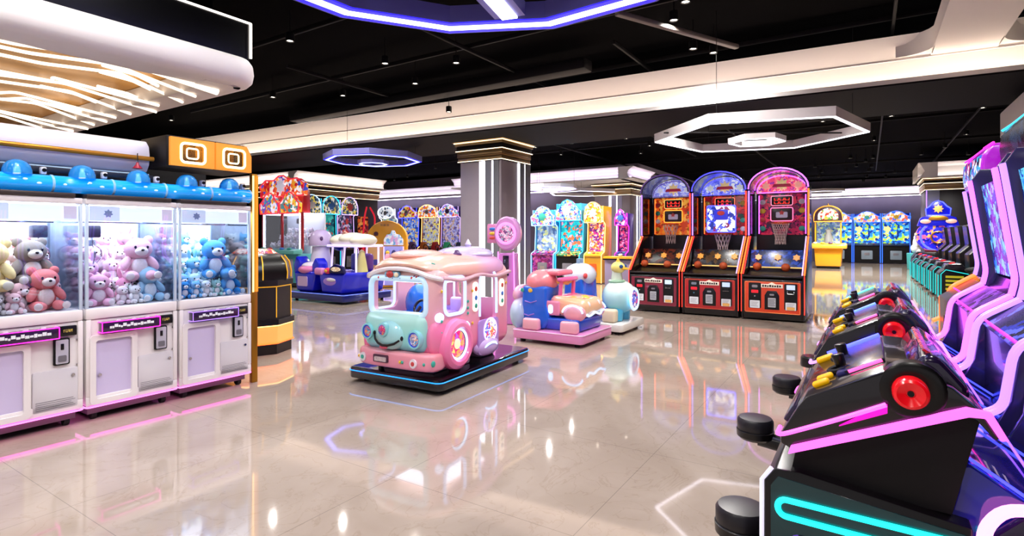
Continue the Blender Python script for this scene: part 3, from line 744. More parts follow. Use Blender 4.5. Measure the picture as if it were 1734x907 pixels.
plush('bear', '#cfc3c4', '#efe6e2', in_case(2, .20, .46, 1.12), FA, 'beige grey teddy behind the blue bears near the gold post', sc=1.1)

heap(0, ['#f2c8cc', '#f0e4e0', '#e8a7a4', '#cfc7c4', '#f6dcd8'], 'plush heap in the first claw machine', 'small coral, white or grey plush toy in the heap of the cropped claw machine', [(.20, ZF, 5), (.30, ZF, 5), (.30, 1.03, 4), (.46, ZF+.1, 4), (.47, 1.14, 4), (.60, ZF+.2, 4), (.64, 1.22, 2)], 1)
heap(1, ['#f6c9dc', '#f8dfe8', '#f3a8c8', '#ffffff', '#e9c4e4'], 'plush heap in the middle claw machine', 'small pink or white plush toy in the heap of the middle claw machine', [(.20, ZF, 5), (.30, ZF, 5), (.30, 1.03, 4), (.46, ZF+.1, 4), (.47, 1.14, 4), (.60, ZF+.2, 4), (.62, 1.26, 3)], 2)
heap(2, ['#7fc0ec', '#bfe6f2', '#e8f4fa', '#3d8ed2', '#a8dcd8'], 'plush heap in the third claw machine', 'small blue, aqua or white plush toy in the heap of the blue bear claw machine', [(.20, ZF, 5), (.30, ZF, 5), (.30, 1.03, 4), (.46, ZF+.1, 4), (.47, 1.14, 4), (.60, ZF+.2, 4), (.62, 1.26, 3)], 3)
# ------------------------------------------------------------------ kiosk structure above the claw machines
k = thing('kiosk_fascia', 'long white rounded fascia with a gold rail above the blue dome lights', 'fascia', W(1.1, CN-.30, 0), FACE_AISLE)
pr = [(.05, 2.0), (-.03, 2.02), (-.075, 2.08), (-.085, 2.16), (-.07, 2.24), (-.02, 2.29), (.08, 2.30), (.30, 2.30), (.30, 2.0)]
MB().prism(pr, 'x', -2.4, 1.25, bev=.012).build('white_shell', P('pearl_white_shell', '#e6e2f2', .2, coat=.6), k, angle=60)
MB().tube([(-2.4, -.095, 2.13), (1.27, -.095, 2.13)], .020, False, 10).build('gold_rail', M_gold, k)
MB().span(-2.4, 1.25, -.06, .02, 1.985, 2.0).build('lower_edge', M_ice if False else P('ice_edge', '#bcd8f0', .2), k)
bk = tag(MB().prism([(p.x, p.y) for p in (W(-1.5, CN-.78), W(3.14, CN-.78), W(3.14, CN-.88), W(-1.5, CN-.88))], 'z', 0, 2.34, bev=.01).build('kiosk_screen', M_black_satin), 'tall black screen closing the rear of the claw machine row', 'partition')
sh = tag(MB().prism([(p.x, p.y) for p in (W(-1.3, CN-.18), W(2.36, CN-.18), W(2.36, CN-.62), W(-1.3, CN-.62))], 'z', 1.94, 1.985, bev=.008).build('kiosk_shelf', P('dark_blue_shelf', '#1b2230', .4)), 'dark shelf right under the white fascia above the blue domes', 'shelf')
g = thing('kiosk_sign', 'gold boxed sign with two glowing square rings above the blue bear machine', 'sign', W(2.82, CN-.02, 0), FACE_AISLE)
MB().prism([(-.42, 2.07), (.36, 2.07), (.36, 2.26), (.30, 2.34), (-.42, 2.34)], 'y', .02, .5, bev=.012).build('sign_case', M_black_satin, g)
for x0, x1, nm in ((-.40, -.015, 0), (.0, .35, 1)):
    pts = [(x0, 2.075), (x1, 2.075), (x1, 2.235), (x1-.05*nm-.0, 2.325), (x0, 2.325)]
    f = MB().prism(pts, 'y', -.012, .03)
    cx = (x0+x1)/2
    f = boolean(f, [MB().prism(rrect(cx, 2.195, .20, .16, .03), 'y', -.2, .02)])
    f.build('gold_panel', P('lit_gold_panel', '#e8a648', .3, .3, em='#ff9a30', es=.5), g)
    MB().tube([(x, -.014, z) for x, z in rrect(cx, 2.195, .21, .17, .035)], .011, True, 6).build('neon_ring', neon('warm_sign_neon', '#ffe2b0', 5.), g)
    MB().tube([(x, .0, z) for x, z in rrect(cx, 2.195, .10, .09, .02)], .007, True, 6).build('inner_ring', neon('warm_sign_neon', '#ffe2b0', 5.), g)
ps = thing('gold_post', 'slim gold post with glowing amber edge at the end of the claw row', 'post', W(3.215, CN-.02, 0), FACE_AISLE)
MB().span(-.03, .03, 0, .05, 0, 2.07, 0, .006).build('post_body', P('gold_post_body', '#a8741f', .3, .7), ps)
MB().tube([(-.022, -.006, .9), (-.022, -.006, 2.05)], .010, False, 6).build('amber_tube', N_amber, ps)
MB().span(.0, .03, -.006, .0, .9, 2.05).build('gold_strip', neon('gold_glow', '#ff9410', 1.2), ps)
# pendant between fascia and tray
pl = thing('red_pendant', 'tiny red shaded pendant hanging before the white fascia', 'lamp', W(2.22, CN-.15, 2.03))
MB().lathe([(0, .055), (.008, .055), (.012, .035), (.04, .0), (.036, .0), (0, .02)], seg=16).build('shade', P('pendant_red', '#a5233c', .3), pl)
MB().cyl((0, 0, .05), (0, 0, .13), .004, seg=6).build('stem', M_chrome, pl)

# ------------------------------------------------------------------ black and gold octagonal pusher
t = thing('coin_pusher', 'black and gold eight-sided cabinet with glowing amber base beside the claw machines', 'arcade machine', (-3.28, 7.02, 0), R(-8))
def octo(b, r, z0, z1, mi=0, bev=.01, r1=None):
    k = 8; rot = PI/8
    r1 = r if r1 is None else r1
    vs = [(r*math.cos(rot+2*PI*i/k), r*math.sin(rot+2*PI*i/k), z0) for i in range(k)]+[(r1*math.cos(rot+2*PI*i/k), r1*math.sin(rot+2*PI*i/k), z1) for i in range(k)]
    return b.raw(vs, [tuple(range(k))[::-1], tuple(range(k, 2*k))]+[(i, (i+1) % k, k+(i+1) % k, k+i) for i in range(k)], mi)
def octo_ring(r, z, tk, parent, mat, nm):
    MB().tube([(r*math.cos(PI/8+2*PI*i/8), r*math.sin(PI/8+2*PI*i/8), z) for i in range(8)], tk, True, 6).build(nm, mat, parent)
octo(MB(), .44, 0, .13).build('plinth', M_black, t, angle=20)
octo(MB(), .455, .13, .36).build('glowing_base', P('amber_panel', '#e8a45a', .35, em='#ff9a4a', es=.75), t, angle=20)
octo_ring(.462, .14, .011, t, N_orange, 'neon_ring'); octo_ring(.462, .355, .008, t, N_amber, 'neon_ring')
octo(MB(), .475, .36, .43).build('black_lip', M_black, t, angle=20)
octo(MB(), .43, .43, .84).build('middle_panel', P('black_mesh_panel', '#15110c', .4, noise=.5, nscale=60), t, angle=20)
for i in range(8):
    a = PI/8+2*PI*i/8; MB().tube([(.434*math.cos(a), .434*math.sin(a), .45), (.434*math.cos(a), .434*math.sin(a), .82)], .006, False, 6).build('gold_edge', P('gold_line', '#e8b63a', .3, .4, em='#ffb020', es=.7), t)
octo_ring(.434, .83, .006, t, MATS['gold_line'], 'gold_edge')
octo(MB(), .46, .84, .91).build('black_lip', M_black, t, angle=20)
dm = MB().lathe([(0, .9), (.44, .9), (.445, 1.0), (.42, 1.12), (.36, 1.2), (.28, 1.235), (0, 1.24)], seg=8).build('bowed_hood', M_black, t, angle=25)
for i in range(8):
    a = 2*PI*i/8
    MB().tube([(r_*math.cos(a), r_*math.sin(a), z_) for r_, z_ in ((.447, .92), (.452, 1.0), (.426, 1.125), (.365, 1.207))], .007, False, 6).build('gold_edge', MATS['gold_line'], t)
octo(MB(), .27, 1.235, 1.29, r1=.2).build('art_crown', art('pusher_art', ['#ff5a2a', '#ffb38a', '#d8342a', '#ffe6d0', '#7a2a60'], 14, .7), t, angle=20)
# ================================================================== the little bus ride
def grad(name, stops, axis='Z', lo=0., hi=1., rough=.22, coat=.5):
    """airbrushed paint: colours blending along one axis of the object"""
    m = bpy.data.materials.new(name); m.use_nodes = True; nt = m.node_tree; N = nt.nodes; L = nt.links
    b = N['Principled BSDF']; b.inputs['Roughness'].default_value = rough; b.inputs['Coat Weight'].default_value = coat; b.inputs['Coat Roughness'].default_value = .08
    tc = N.new('ShaderNodeTexCoord'); sx = N.new('ShaderNodeSeparateXYZ'); mr = N.new('ShaderNodeMapRange')
    mr.inputs['From Min'].default_value = lo; mr.inputs['From Max'].default_value = hi
    cr = N.new('ShaderNodeValToRGB'); e = cr.color_ramp.elements
    e[0].color = lin(stops[0][1]); e[0].position = stops[0][0]; e[1].color = lin(stops[1][1]); e[1].position = stops[1][0]
    for p, c in stops[2:]:
        x = e.new(p); x.color = lin(c)
    L.new(tc.outputs['Object'], sx.inputs[0]); L.new(sx.outputs[axis], mr.inputs[0]); L.new(mr.outputs[0], cr.inputs[0]); L.new(cr.outputs[0], b.inputs['Base Color'])
    MATS[name] = m; return m
M_pinkpl = P('pink_plastic', '#f26aa8', .22, coat=.5)
M_palepink = P('pale_pink_plastic', '#f3aebf', .22, coat=.5)
M_bluepl = P('blue_plastic', '#1c6fd6', .25, coat=.5)
M_turq = P('turquoise_plastic', '#8fdbe0', .22, coat=.5)
M_lav = P('lavender_plastic', '#c3a6e8', .22, coat=.5)
M_charm = [P('charm_purple', '#5a3a6e', .3), P('charm_teal', '#3fae9a', .3), P('charm_white', '#f2eef4', .3), P('charm_red', '#d8484a', .3), P('charm_yellow', '#eec23c', .3), P('charm_blue', '#3f7fd8', .3)]
N_busice = neon('bus_window_light', '#b4c8ff', 1.9)
bus = thing('bus_ride', 'pastel pink and turquoise smiling bus kiddie ride on a black platform', 'kiddie ride', W(3.77, -3.80), R(-29.6))
def feet(t, x, y0, y1, z):
    for sx in (-x, x):
        for y in (y0, y1): MB().cyl((sx, y, 0), (sx, y, z), .035, seg=14).build('foot', M_rubber, t)
feet(bus, .45, .15, 1.6, .05)
def round_slab(x0, x1, y0, y1, z0, z1, r, bev=.012):
    return MB().prism(rrect((x0+x1)/2, (y0+y1)/2, x1-x0, y1-y0, r, 6), 'z', z0, z1, bev=bev)
round_slab(-.575, .575, 0, 1.74, .045, .15, .07).build('platform', P('black_gloss_platform', '#0a0a10', .12, coat=.6), bus)
MB().tube([(x, y, .122) for x, y in rrect(0, .87, 1.155, 1.745, .07, 6)], .0055, True, 6).build('platform_light', neon('azure_led', '#1490ff', 2.2), bus)
# under-body blocks
MB().span(-.36, .36, .16, .42, .15, .30, 0, .03).build('lower_body', P('lilac_base', '#c7afd2', .3), bus)
MB().span(-.40, .40, .55, .74, .15, .32, 0, .03).build('lower_body', MATS['lilac_base'], bus)
MB().span(-.36, .36, .98, 1.30, .15, .32, 0, .03).build('lower_body', MATS['lilac_base'], bus)
MB().cyl((-.30, .10, .14), (-.30, .10, .26), .03, seg=12).build('support_column', M_black, bus)
# shell with real openings
out = MB().box((0, .74, .72), (1.0, 1.38, .90), 0, .14, 5)
inn = MB().box((0, .76, .76), (.90, 1.26, .80), 0, .11, 4)
cut = [inn]
cut.append(MB().prism(rrect(-.02, .875, .74, .33, .07), 'y', -.3, .4))
for s in (-1, 1):
    cut.append(MB().prism(rrect(.335, .885, .33, .35, .075), 'x', s*.3, s*.7))
    cut.append(MB().prism(rrect(.93, .80, .33, .58, .12), 'x', s*.3, s*.7))
cut.append(MB().prism(rrect(0, .9, .6, .3, .07), 'y', 1.2, 1.7))
shell = boolean(out, cut)
M_shell = grad('bus_shell_paint', [(0., '#ee5f9f'), (.35, '#f38fb4'), (.6, '#f4b4c4'), (1., '#f5c4c0')], 'Z', .27, 1.1)
sh_o = shell.build('bus_shell', M_shell, bus, angle=40)
# lilac rear half of the near and far sides
for s in (-1, 1):
    p = MB().prism(rrect(.93, .41, .40, .36, .05), 'x', s*.485, s*.515, bev=.01)
    p.build('door_panel', P('door_lavender', '#b891e0', .22, coat=.5), bus, label='lavender door panel with a round picture')
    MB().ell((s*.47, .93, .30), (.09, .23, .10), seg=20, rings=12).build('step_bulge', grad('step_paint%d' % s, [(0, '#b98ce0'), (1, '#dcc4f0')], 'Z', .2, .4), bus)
    MB().tube([(s*.53, .80+.0, .30), (s*.555, .86, .335), (s*.558, .93, .345), (s*.555, 1.0, .335), (s*.53, 1.06, .30)], .012, False, 8).build('step_light', N_ice, bus)
    MB().lathe([(0, .012), (.11, .012), (.125, .0)], (s*.51, .95, .47), (s, 0, 0), 24).build('door_emblem', art('emblem_art', ['#f4f0ff', '#5560e0', '#ffffff', '#f0b040', '#7088f0', '#d84060'], 16, .7), bus)
    MB().ring((s*.518, .95, .47), .122, .009, (1, 0, 0), 28, 6).build('emblem_ring', N_lilac, bus)
    # lit picture strips beside the door
    for y in (.68, 1.20):
        MB().prism(rrect(y, .84, .085, .30, .04), 'x', s*.496, s*.516, bev=.005).build('lit_strip', P('lit_strip', '#fff4e4', .3, em='#ffe9cc', es=1.1), bus)
        for q, zz in enumerate((.92, .83, .75)): MB().ell((s*.517, y, zz), (.006, .026, .026), seg=10, rings=6).build('ice_cream_picture', M_charm[(q*2+3) % 6], bus)
    # window frames
    MB().tube([(s*.502, y, z) for y, z in rrect(.335, .885, .33, .35, .075)], .017, True, 8).build('window_light', N_busice, bus)
    pts = [(s*.502, y, z) for y, z in rrect(.93, .80, .33, .58, .12) if z > .60]
    pts.sort(key=lambda p: math.atan2(p[2]-.75, p[1]-.93)); 
    i0 = max(range(len(pts)), key=lambda i: (math.atan2(pts[(i+1) % len(pts)][2]-.75, pts[(i+1) % len(pts)][1]-.93)-math.atan2(pts[i][2]-.75, pts[i][1]-.93)) % (2*PI))
    pts = pts[i0+1:]+pts[:i0+1]
    MB().tube(pts, .014, False, 8).build('door_light', N_busice, bus)
    # big wheels
    c = (s*.50, .335, .425)
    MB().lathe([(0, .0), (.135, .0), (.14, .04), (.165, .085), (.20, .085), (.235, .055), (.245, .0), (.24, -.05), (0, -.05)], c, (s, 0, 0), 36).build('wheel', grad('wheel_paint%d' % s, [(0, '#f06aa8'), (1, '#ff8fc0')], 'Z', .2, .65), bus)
    cc = (s*.545, .335, .425)
    MB().ring(cc, .142, .013, (1, 0, 0), 36, 8).build('wheel_light', N_ice, bus)
    MB().lathe([(0, .0), (.132, .0)], (s*.525, .335, .425), (s, 0, 0), 30).build('wheel_disc', art('wheel_art', ['#f04a70', '#ff9a50', '#f0207a', '#ffd070', '#c060e0', '#f04a70'], 10, .6), bus)
    MB().ell((s*.53, .335, .425), (.022, .045, .05), seg=16, rings=10).build('hub_cap', P('hub_yellow', '#f5f0b0', .2, em='#fff6c0', es=.6), bus)
    MB().lathe([(.128, .0), (.142, .02), (.148, .0)], (s*.53, .335, .425), (s, 0, 0), 32).build('wheel_rim', M_navy, bus)
MB().tube([(x, .058, z) for x, z in rrect(-.02, .875, .76, .35, .08)], .030, True, 10).build('windscreen_frame', P('ice_frame', '#c8e4f4', .2, coat=.5, em='#b8e4ff', es=.35), bus)
# face
fb = MB().box((-.04, .10, .545), (.86, .24, .38), 0, .115, 6)
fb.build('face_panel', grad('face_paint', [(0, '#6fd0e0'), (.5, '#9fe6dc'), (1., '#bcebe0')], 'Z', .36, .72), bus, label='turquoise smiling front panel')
MB().ell((-.06, .0, .515), (.20, .085, .14), seg=24, rings=14).build('muzzle', P('pale_turquoise', '#a9e4e6', .2, coat=.5), bus)
def lamp_eye(x, z, r, nm, cols, seed):
    e = MB().lathe([(0, .0), (r*.95, .0), (r*1.05, .03), (r*.98, .062), (r*.8, .065), (r*.72, .045), (0, .045)], (x, .02, z), (0, -1, 0), 28); o = e.build(nm, M_turq, bus)
    MB().lathe([(0, .012), (r*.5, .009), (r*.72, .0)], (x, -.027, z), (0, -1, 0), 22).build('eye_disc', art('eye_art_%s' % seed, cols, 26, .35, seed), o)
    MB().ring((x, -.034, z), r*.72, .006, (0, 1, 0), 24, 6).build('eye_ring', P('deep_blue_ring', '#2038a0', .2, em='#2040d0', es=.4), o)
lamp_eye(-.36, .535, .078, 'headlamp', ['#2a3f90', '#e0862a', '#7a3fa0', '#38b0b0', '#d84050'], 1)
lamp_eye(.28, .50, .088, 'headlamp', ['#e0a070', '#2a3f90', '#d8d4e0', '#3a90c0', '#b06a40'], 2)
nb = MB().lathe([(0, .0), (.062, .0), (.072, .02), (.066, .05), (.052, .055), (0, .05)], (-.085, -.045, .575), (0, -1, 0), 26).build('nose', M_turq, bus)
MB().ell((-.085, -.098, .575), (.048, .02, .048), seg=20, rings=12).build('nose_light', art('nose_art', ['#28359a', '#c02a5a', '#3038b0', '#e07a3a', '#5a2a90'], 24, .35), nb)
sm = [(-.235, -.055, .515), (-.20, -.078, .478), (-.15, -.088, .447), (-.09, -.092, .43), (-.02, -.087, .432), (.05, -.07, .45), (.10, -.045, .482)]
MB().tube(sm, [.009, .011, .012, .012, .012, .012, .010], False, 8).build('smile', M_black, bus)
MB().ell((-.245, -.045, .53), (.017, .014, .022), seg=10, rings=8).build('smile_dimple', M_black, bus)
MB().ell((.115, -.03, .50), (.017, .016, .024), seg=10, rings=8).build('smile_dimple', M_black, bus)
MB().ell((-.08, -.083, .415), (.055, .012, .022), seg=14, rings=8).build('tongue', P('tongue_pink', '#d8506e', .3), bus)
for s in (-1, 1): MB().ell((s*.425, .17, .50), (.10, .15, .20), seg=22, rings=14).build('cheek', P('cheek_pink', '#f27fae', .22, coat=.5), bus)
MB().span(-.30, .30, .30, 1.15, .992, 1.002).build('cabin_light', neon('cabin_led', '#e8ecff', 4.), bus)
# bumper
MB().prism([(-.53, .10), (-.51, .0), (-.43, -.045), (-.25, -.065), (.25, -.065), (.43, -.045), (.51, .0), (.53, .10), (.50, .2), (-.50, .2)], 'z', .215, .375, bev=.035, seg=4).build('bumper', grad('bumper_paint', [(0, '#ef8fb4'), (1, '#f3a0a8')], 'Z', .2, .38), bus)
def on_bumper(x): return -.07 if abs(x) < .25 else -.065+(abs(x)-.25)*.11
lp = MB().prism(rrect(-.13, .30, .20, .07, .012), 'y', -.078, -.06).build('number_plate', P('plate_dark', '#4a2a40', .3), bus)
MB().prism(rrect(-.13, .295, .16, .042, .008), 'y', -.083, -.076).build('plate_face', art('plate_art', ['#e6dcd4', '#b49aa0', '#d8c8c8', '#8a7078'], 60, .1), lp)
for x, m0, m1 in ((-.40, 2, 1), (.30, 2, 3)):
    o = MB().cyl((x, on_bumper(x)+.01, .29), (x, on_bumper(x)-.014, .29), .042, seg=20).build('fog_lamp', M_charm[m0], bus)
    MB().cyl((x, on_bumper(x)-.012, .29), (x, on_bumper(x)-.02, .29), .02, seg=16).build('lamp_centre', M_charm[m1], o)
for x, q in ((.13, 4), (.16, 1), (.42, 1), (-.47, 4)): MB().ell((x, on_bumper(x), .29), (.016, .012, .016), seg=8, rings=6).build('star_charm', M_charm[q], bus)
MB().ell((.50, .0, .295), (.016, .03, .03), seg=12, rings=8).build('side_reflector', M_charm[1], bus)
# roof: peach front half, lilac rear half, white wavy icing along the edge
rf = MB().ell((0, 0, 0), (1, 1, 1), seg=64, rings=28)
sg = lambda a, e: math.copysign(abs(a)**e, a)
for v in rf.v:
    ph = math.asin(max(-1, min(1, v.z))); th = math.atan2(v.y, v.x)
    cx_ = sg(math.cos(ph), .55)
    x, y, z = cx_*sg(math.cos(th), .5), cx_*sg(math.sin(th), .5), sg(math.sin(ph), .9)
    zz = z*(.185 if z > 0 else .075)
    if z < .35: zz += .10*max(0, -y-.2)/.8*max(0, 1-abs(x)**2.2)*(1 if z < 0 else 1-z/.35)
    v.x, v.y, v.z = .525*x, .745+.715*y, 1.095+zz
M_roof = grad('roof_paint', [(0, '#f8c6ac'), (.45, '#f7b9b0'), (.6, '#eeb0d0'), (1, '#d9aee6')], 'Y', 0, 1.5)
rf.build('roof', M_roof, bus, angle=60)
ic = []
for k in range(61):
    a = k/60; x = -.515+1.03*a; q_ = abs(x/.515)
    ic.append((x, .03+.10*q_**6, 1.145-.115*q_**2.2+.02*max(0, q_-.8)/.2))
MB().tube(ic, .022, False, 8).build('icing_edge', P('icing_white', '#f6eef0', .2, coat=.5), bus, label='white wavy icing along the roof edge')
for s in (-1, 1):
    ic = [(s*(.52-.05*(1 if k in (0, 40) else 0)), .10+1.29*k/40, 1.045+.016*math.cos(k/40*PI*4)) for k in range(41)]
    MB().tube(ic, .019, False, 8).build('icing_edge', P('side_icing', '#eec0cc', .2, coat=.5), bus)
MB().ell((-.08, .42, 1.26), (.30, .28, .06), seg=26, rings=12).build('roof_hump', P('peach_hump', '#f6c3b4', .2, coat=.5), bus)
MB().ell((.10, 1.02, 1.255), (.34, .34, .09), seg=26, rings=12).build('roof_hump', P('ice_lilac_hump', '#c9bfe8', .2, coat=.5), bus)
cr = MB().lathe([(0, .0), (.045, .0), (.04, .02), (.03, .03), (.04, .055), (.025, .075), (.012, .10), (0, .115)], (.18, .98, 1.31), (0, 0, 1), 12).build('roof_finial', P('finial_ice', '#d4c8ea', .2, coat=.5), bus)
MB().lathe([(0, 0), (.05, 0), (.055, .02), (.03, .035), (.02, .06), (0, .065)], (.30, .62, 1.25), (0, 0, 1), 14).build('roof_charm', M_charm[0], bus)
MB().lathe([(0, 0), (.03, 0), (.03, .05), (.02, .07), (0, .075)], (-.36, .25, 1.205), (0, 0, 1), 12).build('roof_charm', M_palepink, bus)
MB().ell((-.36, .25, 1.285), .022, seg=10, rings=8).build('roof_charm', M_charm[4], bus)
MB().box((.36, .16, 1.17), (.05, .04, .06), 0, .01, rot=(0, .3, .4)).build('roof_charm', M_charm[1], bus)
bd_ = MB().box((-.08, .045, 1.085), (.20, .05, .06), 0, .02, 3, rot=(.25, 0, 0)).build('destination_badge', P('badge_blue', '#7fb8d8', .25), bus)
MB().ell((-.095, .018, 1.088), (.05, .02, .034), seg=16, rings=10).build('badge_gem', P('gem_red', '#c03a3a', .2, coat=.5), bd_)
MB().ell((-.005, .016, 1.086), (.03, .015, .024), seg=12, rings=8).build('badge_gem', P('gem_cream', '#f0e4c0', .2), bd_)
rs = random.Random(9)
for k in range(26):
    f = k % 3
    if f == 0: c = (rs.uniform(-.45, .45), rs.uniform(.035, .05), rs.uniform(1.05, 1.075)); r = (.014, .010, .014)
    elif f == 1: c = (.505, rs.choice((.12, .55, .62, .63, 1.30)), rs.uniform(.5, .98)); r = (.009, .016, .016)
    else: c = (rs.uniform(-.4, .4), rs.uniform(.25, 1.2), 0); c = (c[0], c[1], 1.20+.07*max(0, 1-(c[0]/.56)**2)*max(0, 1-((c[1]-.74)/.75)**2)**.5); r = (.022, .022, .014)
    MB().ell(c, r, seg=8, rings=6).build('candy_charm', M_charm[k % 6], bus)
for y, z in ((.53, .57),): MB().lathe([(0, .03), (.03, .025), (.045, .0)], (.50, y, z), (1, 0, 0), 14).build('side_marker', N_ice, bus)
MB().lathe([(0, .05), (.025, .04), (.05, .0)], (.47, .12, .70), (.7, -.6, .2), 16).build('corner_lamp', P('corner_lamp_blue', '#bcd0ff', .1, em='#c8d8ff', es=1.5), bus)
# inside: seats, wheel
MB().span(-.40, .40, .25, 1.28, .42, .45).build('cabin_floor', P('cabin_floor', '#8c88b0', .4), bus)
MB().box((-.22, .46, .60), (.32, .30, .16), 0, .05, 3).build('seat', M_bluepl, bus)
MB().ell((-.20, .58, .75), (.20, .09, .20), seg=18, rings=12).build('seat_back', M_bluepl, bus)
MB().box((.16, .56, .62), (.20, .30, .14), 0, .04, 3).build('seat', M_lav, bus)
MB().box((.22, .74, .72), (.20, .06, .20), 0, .03, 3).build('seat_back', M_lav, bus)
st = MB().ring((.10, .26, .76), .075, .014, (0, -.8, .5), 24, 8).build('steering_wheel', M_navy, bus)
MB().cyl((.10, .26, .76), (.10, .14, .66), .018, seg=10).build('steering_column', M_navy, st)
MB().tube([(.0, .95, .45), (.0, .95, 1.08)], .014, False, 8).build('grab_pole', P('pole_white', '#e6e4f0', .2), bus)
MB().box((-.1, 1.16, .55), (.5, .20, .22), 0, .06, 3).build('rear_bench', P('bench_violet', '#8a70c8', .3), bus)

for o_ in bus.children:
    if o_.name.split('.')[0] not in ('platform', 'platform_light', 'foot'): o_.scale.x = .9; o_.location.x = .05
# ================================================================== pink ride with a blue seat tower
pr = thing('car_ride', 'pink platform kiddie ride with a peach car and blue backed seat', 'kiddie ride', W(6.93, -3.08), FACE_AISLE)
feet(pr, .40, .12, .95, .05)
round_slab(-.50, .50, 0, 1.08, .045, .17, .06, .02).build('platform', P('pink_platform', '#e793c8', .25, coat=.4), pr)
MB().tube([(x, y, .16) for x, y in rrect(0, .54, 1.0, 1.08, .06, 6)], .006, True, 6).build('platform_trim', P('pale_trim', '#f6d6ea', .2), pr)
pts = [(.66, .17), (1.0, .17), (1.02, .40), (1.0, .76), (.62, .76), (.62, .50), (.56, .30)]
MB().prism(pts, 'x', -.36, .16, bev=.045, seg=4).build('seat_tower', P('royal_blue_plastic', '#1a62d8', .25, coat=.5), pr, label='royal blue seat tower')
MB().ell((-.10, .82, .80), (.27, .215, .18), seg=24, rings=14).build('tower_cap', P('salmon_cap', '#f08a92', .25, coat=.5), pr, label='salmon pink rounded cap')
for z, y0, y1 in ((.56, .76, .95), (.38, .80, .98)): MB().tube([(-.362, y0, z), (-.366, (y0+y1)/2, z-.03), (-.362, y1, z-.01)], .008, False, 6).build('scroll_mark', P('scroll_lilac', '#a080e0', .3), pr)
MB().ell((-.365, .86, .70), (.008, .035, .03), seg=12, rings=8).build('flower_charm', M_charm[4], pr)
MB().ell((-.365, .99, .70), (.008, .03, .03), seg=12, rings=8).build('flower_charm', M_charm[1], pr)
MB().ell((.02, .665, .83), (.04, .02, .035), seg=12, rings=8).build('flower_charm', M_charm[0], pr)
for x, y in ((-.43, .22), (-.43, .80)):
    MB().prism([(x-.055, .17), (x+.06, .17), (x+.045, .33), (x-.04, .33)], 'y', y-.13, y+.13, bev=.035, seg=3).build('step_block', M_palepink, pr)
MB().prism([(-.30, .17), (.36, .17), (.42, .34), (-.36, .34)], 'y', .12, .74, bev=.04, seg=3).build('lower_tray', P('cobalt_tray', '#2458d8', .25, coat=.5), pr)
hood = MB().box((.03, .34, .46), (.66, .56, .22), 0, .10, 5)
for v in hood.v:
    if v.z > .46: v.z += .05*math.sin(max(0, min(1, (v.y-.06)/.5))*PI*.5)+.02
hood.build('car_hood', grad('hood_paint', [(0, '#f7c9a0'), (.5, '#f6b088'), (1, '#f6a0a0')], 'Y', .05, .65), pr, angle=60)
for s in (-1, 1):
    MB().ell((.03+s*.31, .22, .42), (.07, .17, .12), seg=18, rings=12).build('fender', P('fender_pink', '#f2a9b4', .22, coat=.5), pr)
    MB().tube([(.03+s*.375, .22+.15*math.cos(a), .42+.11*math.sin(a)) for a in [R(x) for x in range(5, 180, 12)]], .012, False, 8).build('fender_light', N_ice, pr)
    MB().box((.03+s*.33, .55, .47), (.05, .24, .20), 0, .024, 3).build('car_door', P('door_rose', '#ee8fb0', .22, coat=.5), pr)
    MB().prism(rrect(.56, .46, .07, .12, .03), 'x', .03+s*.352, .03+s*.362).build('door_window', N_ice, pr)
    MB().tube([(.03+s*.20, .50, .62), (.03+s*.19, .48, .84)], .028, False, 10).build('windscreen_post', M_pinkpl, pr)
    MB().ell((.03+s*.16, .10, .52), (.05, .04, .05), seg=14, rings=10).build('headlamp', M_charm[2], pr)
MB().box((.03, .48, .85), (.50, .10, .06), 0, .028, 4).build('windscreen_bar', M_pinkpl, pr)
MB().box((.03, .45, .60), (.36, .10, .08), 0, .03, 3).build('dashboard', P('dash_rose', '#e84a80', .25, coat=.4), pr)
cp = MB().box((.06, .70, .90), (.46, .36, .07), 0, .03, 4)
for v in cp.v: v.z += .05*math.cos((v.y-.70)*5)
cp.build('canopy', P('canopy_pink', '#ee8090', .25, coat=.4), pr)
MB().tube([(-.13, .54, .83), (.05, .50, .80), (.25, .54, .83)], .04, False, 10).build('canopy_trim', P('canopy_yellow', '#f0b43a', .25, coat=.4), pr)
MB().tube([(x, .052+.008*math.sin(x*30), .40+.02*math.cos(x*20)) for x in [-.26+.58*k/24 for k in range(25)]], .014, False, 8).build('nose_light', N_ice, pr)
for x, y, m in ((.0, .20, 4), (.14, .28, 4), (-.12, .32, 4)): MB().ell((x, y, .605), (.08, .06, .02), seg=14, rings=8).build('hood_vent', P('vent_yellow', '#eec23c', .25), pr)
for x, y in ((-.10, .17), (.22, .20)): MB().ell((x, y, .60), (.03, .03, .016), seg=10, rings=6).build('hood_charm', M_charm[3], pr)
MB().box((.03, .60, .58), (.36, .16, .08), 0, .03, 3).build('seat', P('seat_yellow', '#f0c060', .3), pr)
# round lilac-and-ice seat of the ride at its far end
MB().ell((-.16, 1.08, .36), (.30, .16, .26), seg=22, rings=14).build('rear_seat', grad('rear_seat_paint', [(0, '#9fd4ee'), (.6, '#c9d8f0'), (1, '#f0b8cc')], 'Z', .15, .7), pr)
MB().ell((-.16, 1.12, .62), (.20, .10, .14), seg=20, rings=12).build('rear_seat_cap', P('cap_rose', '#efb0cc', .25, coat=.5), pr)

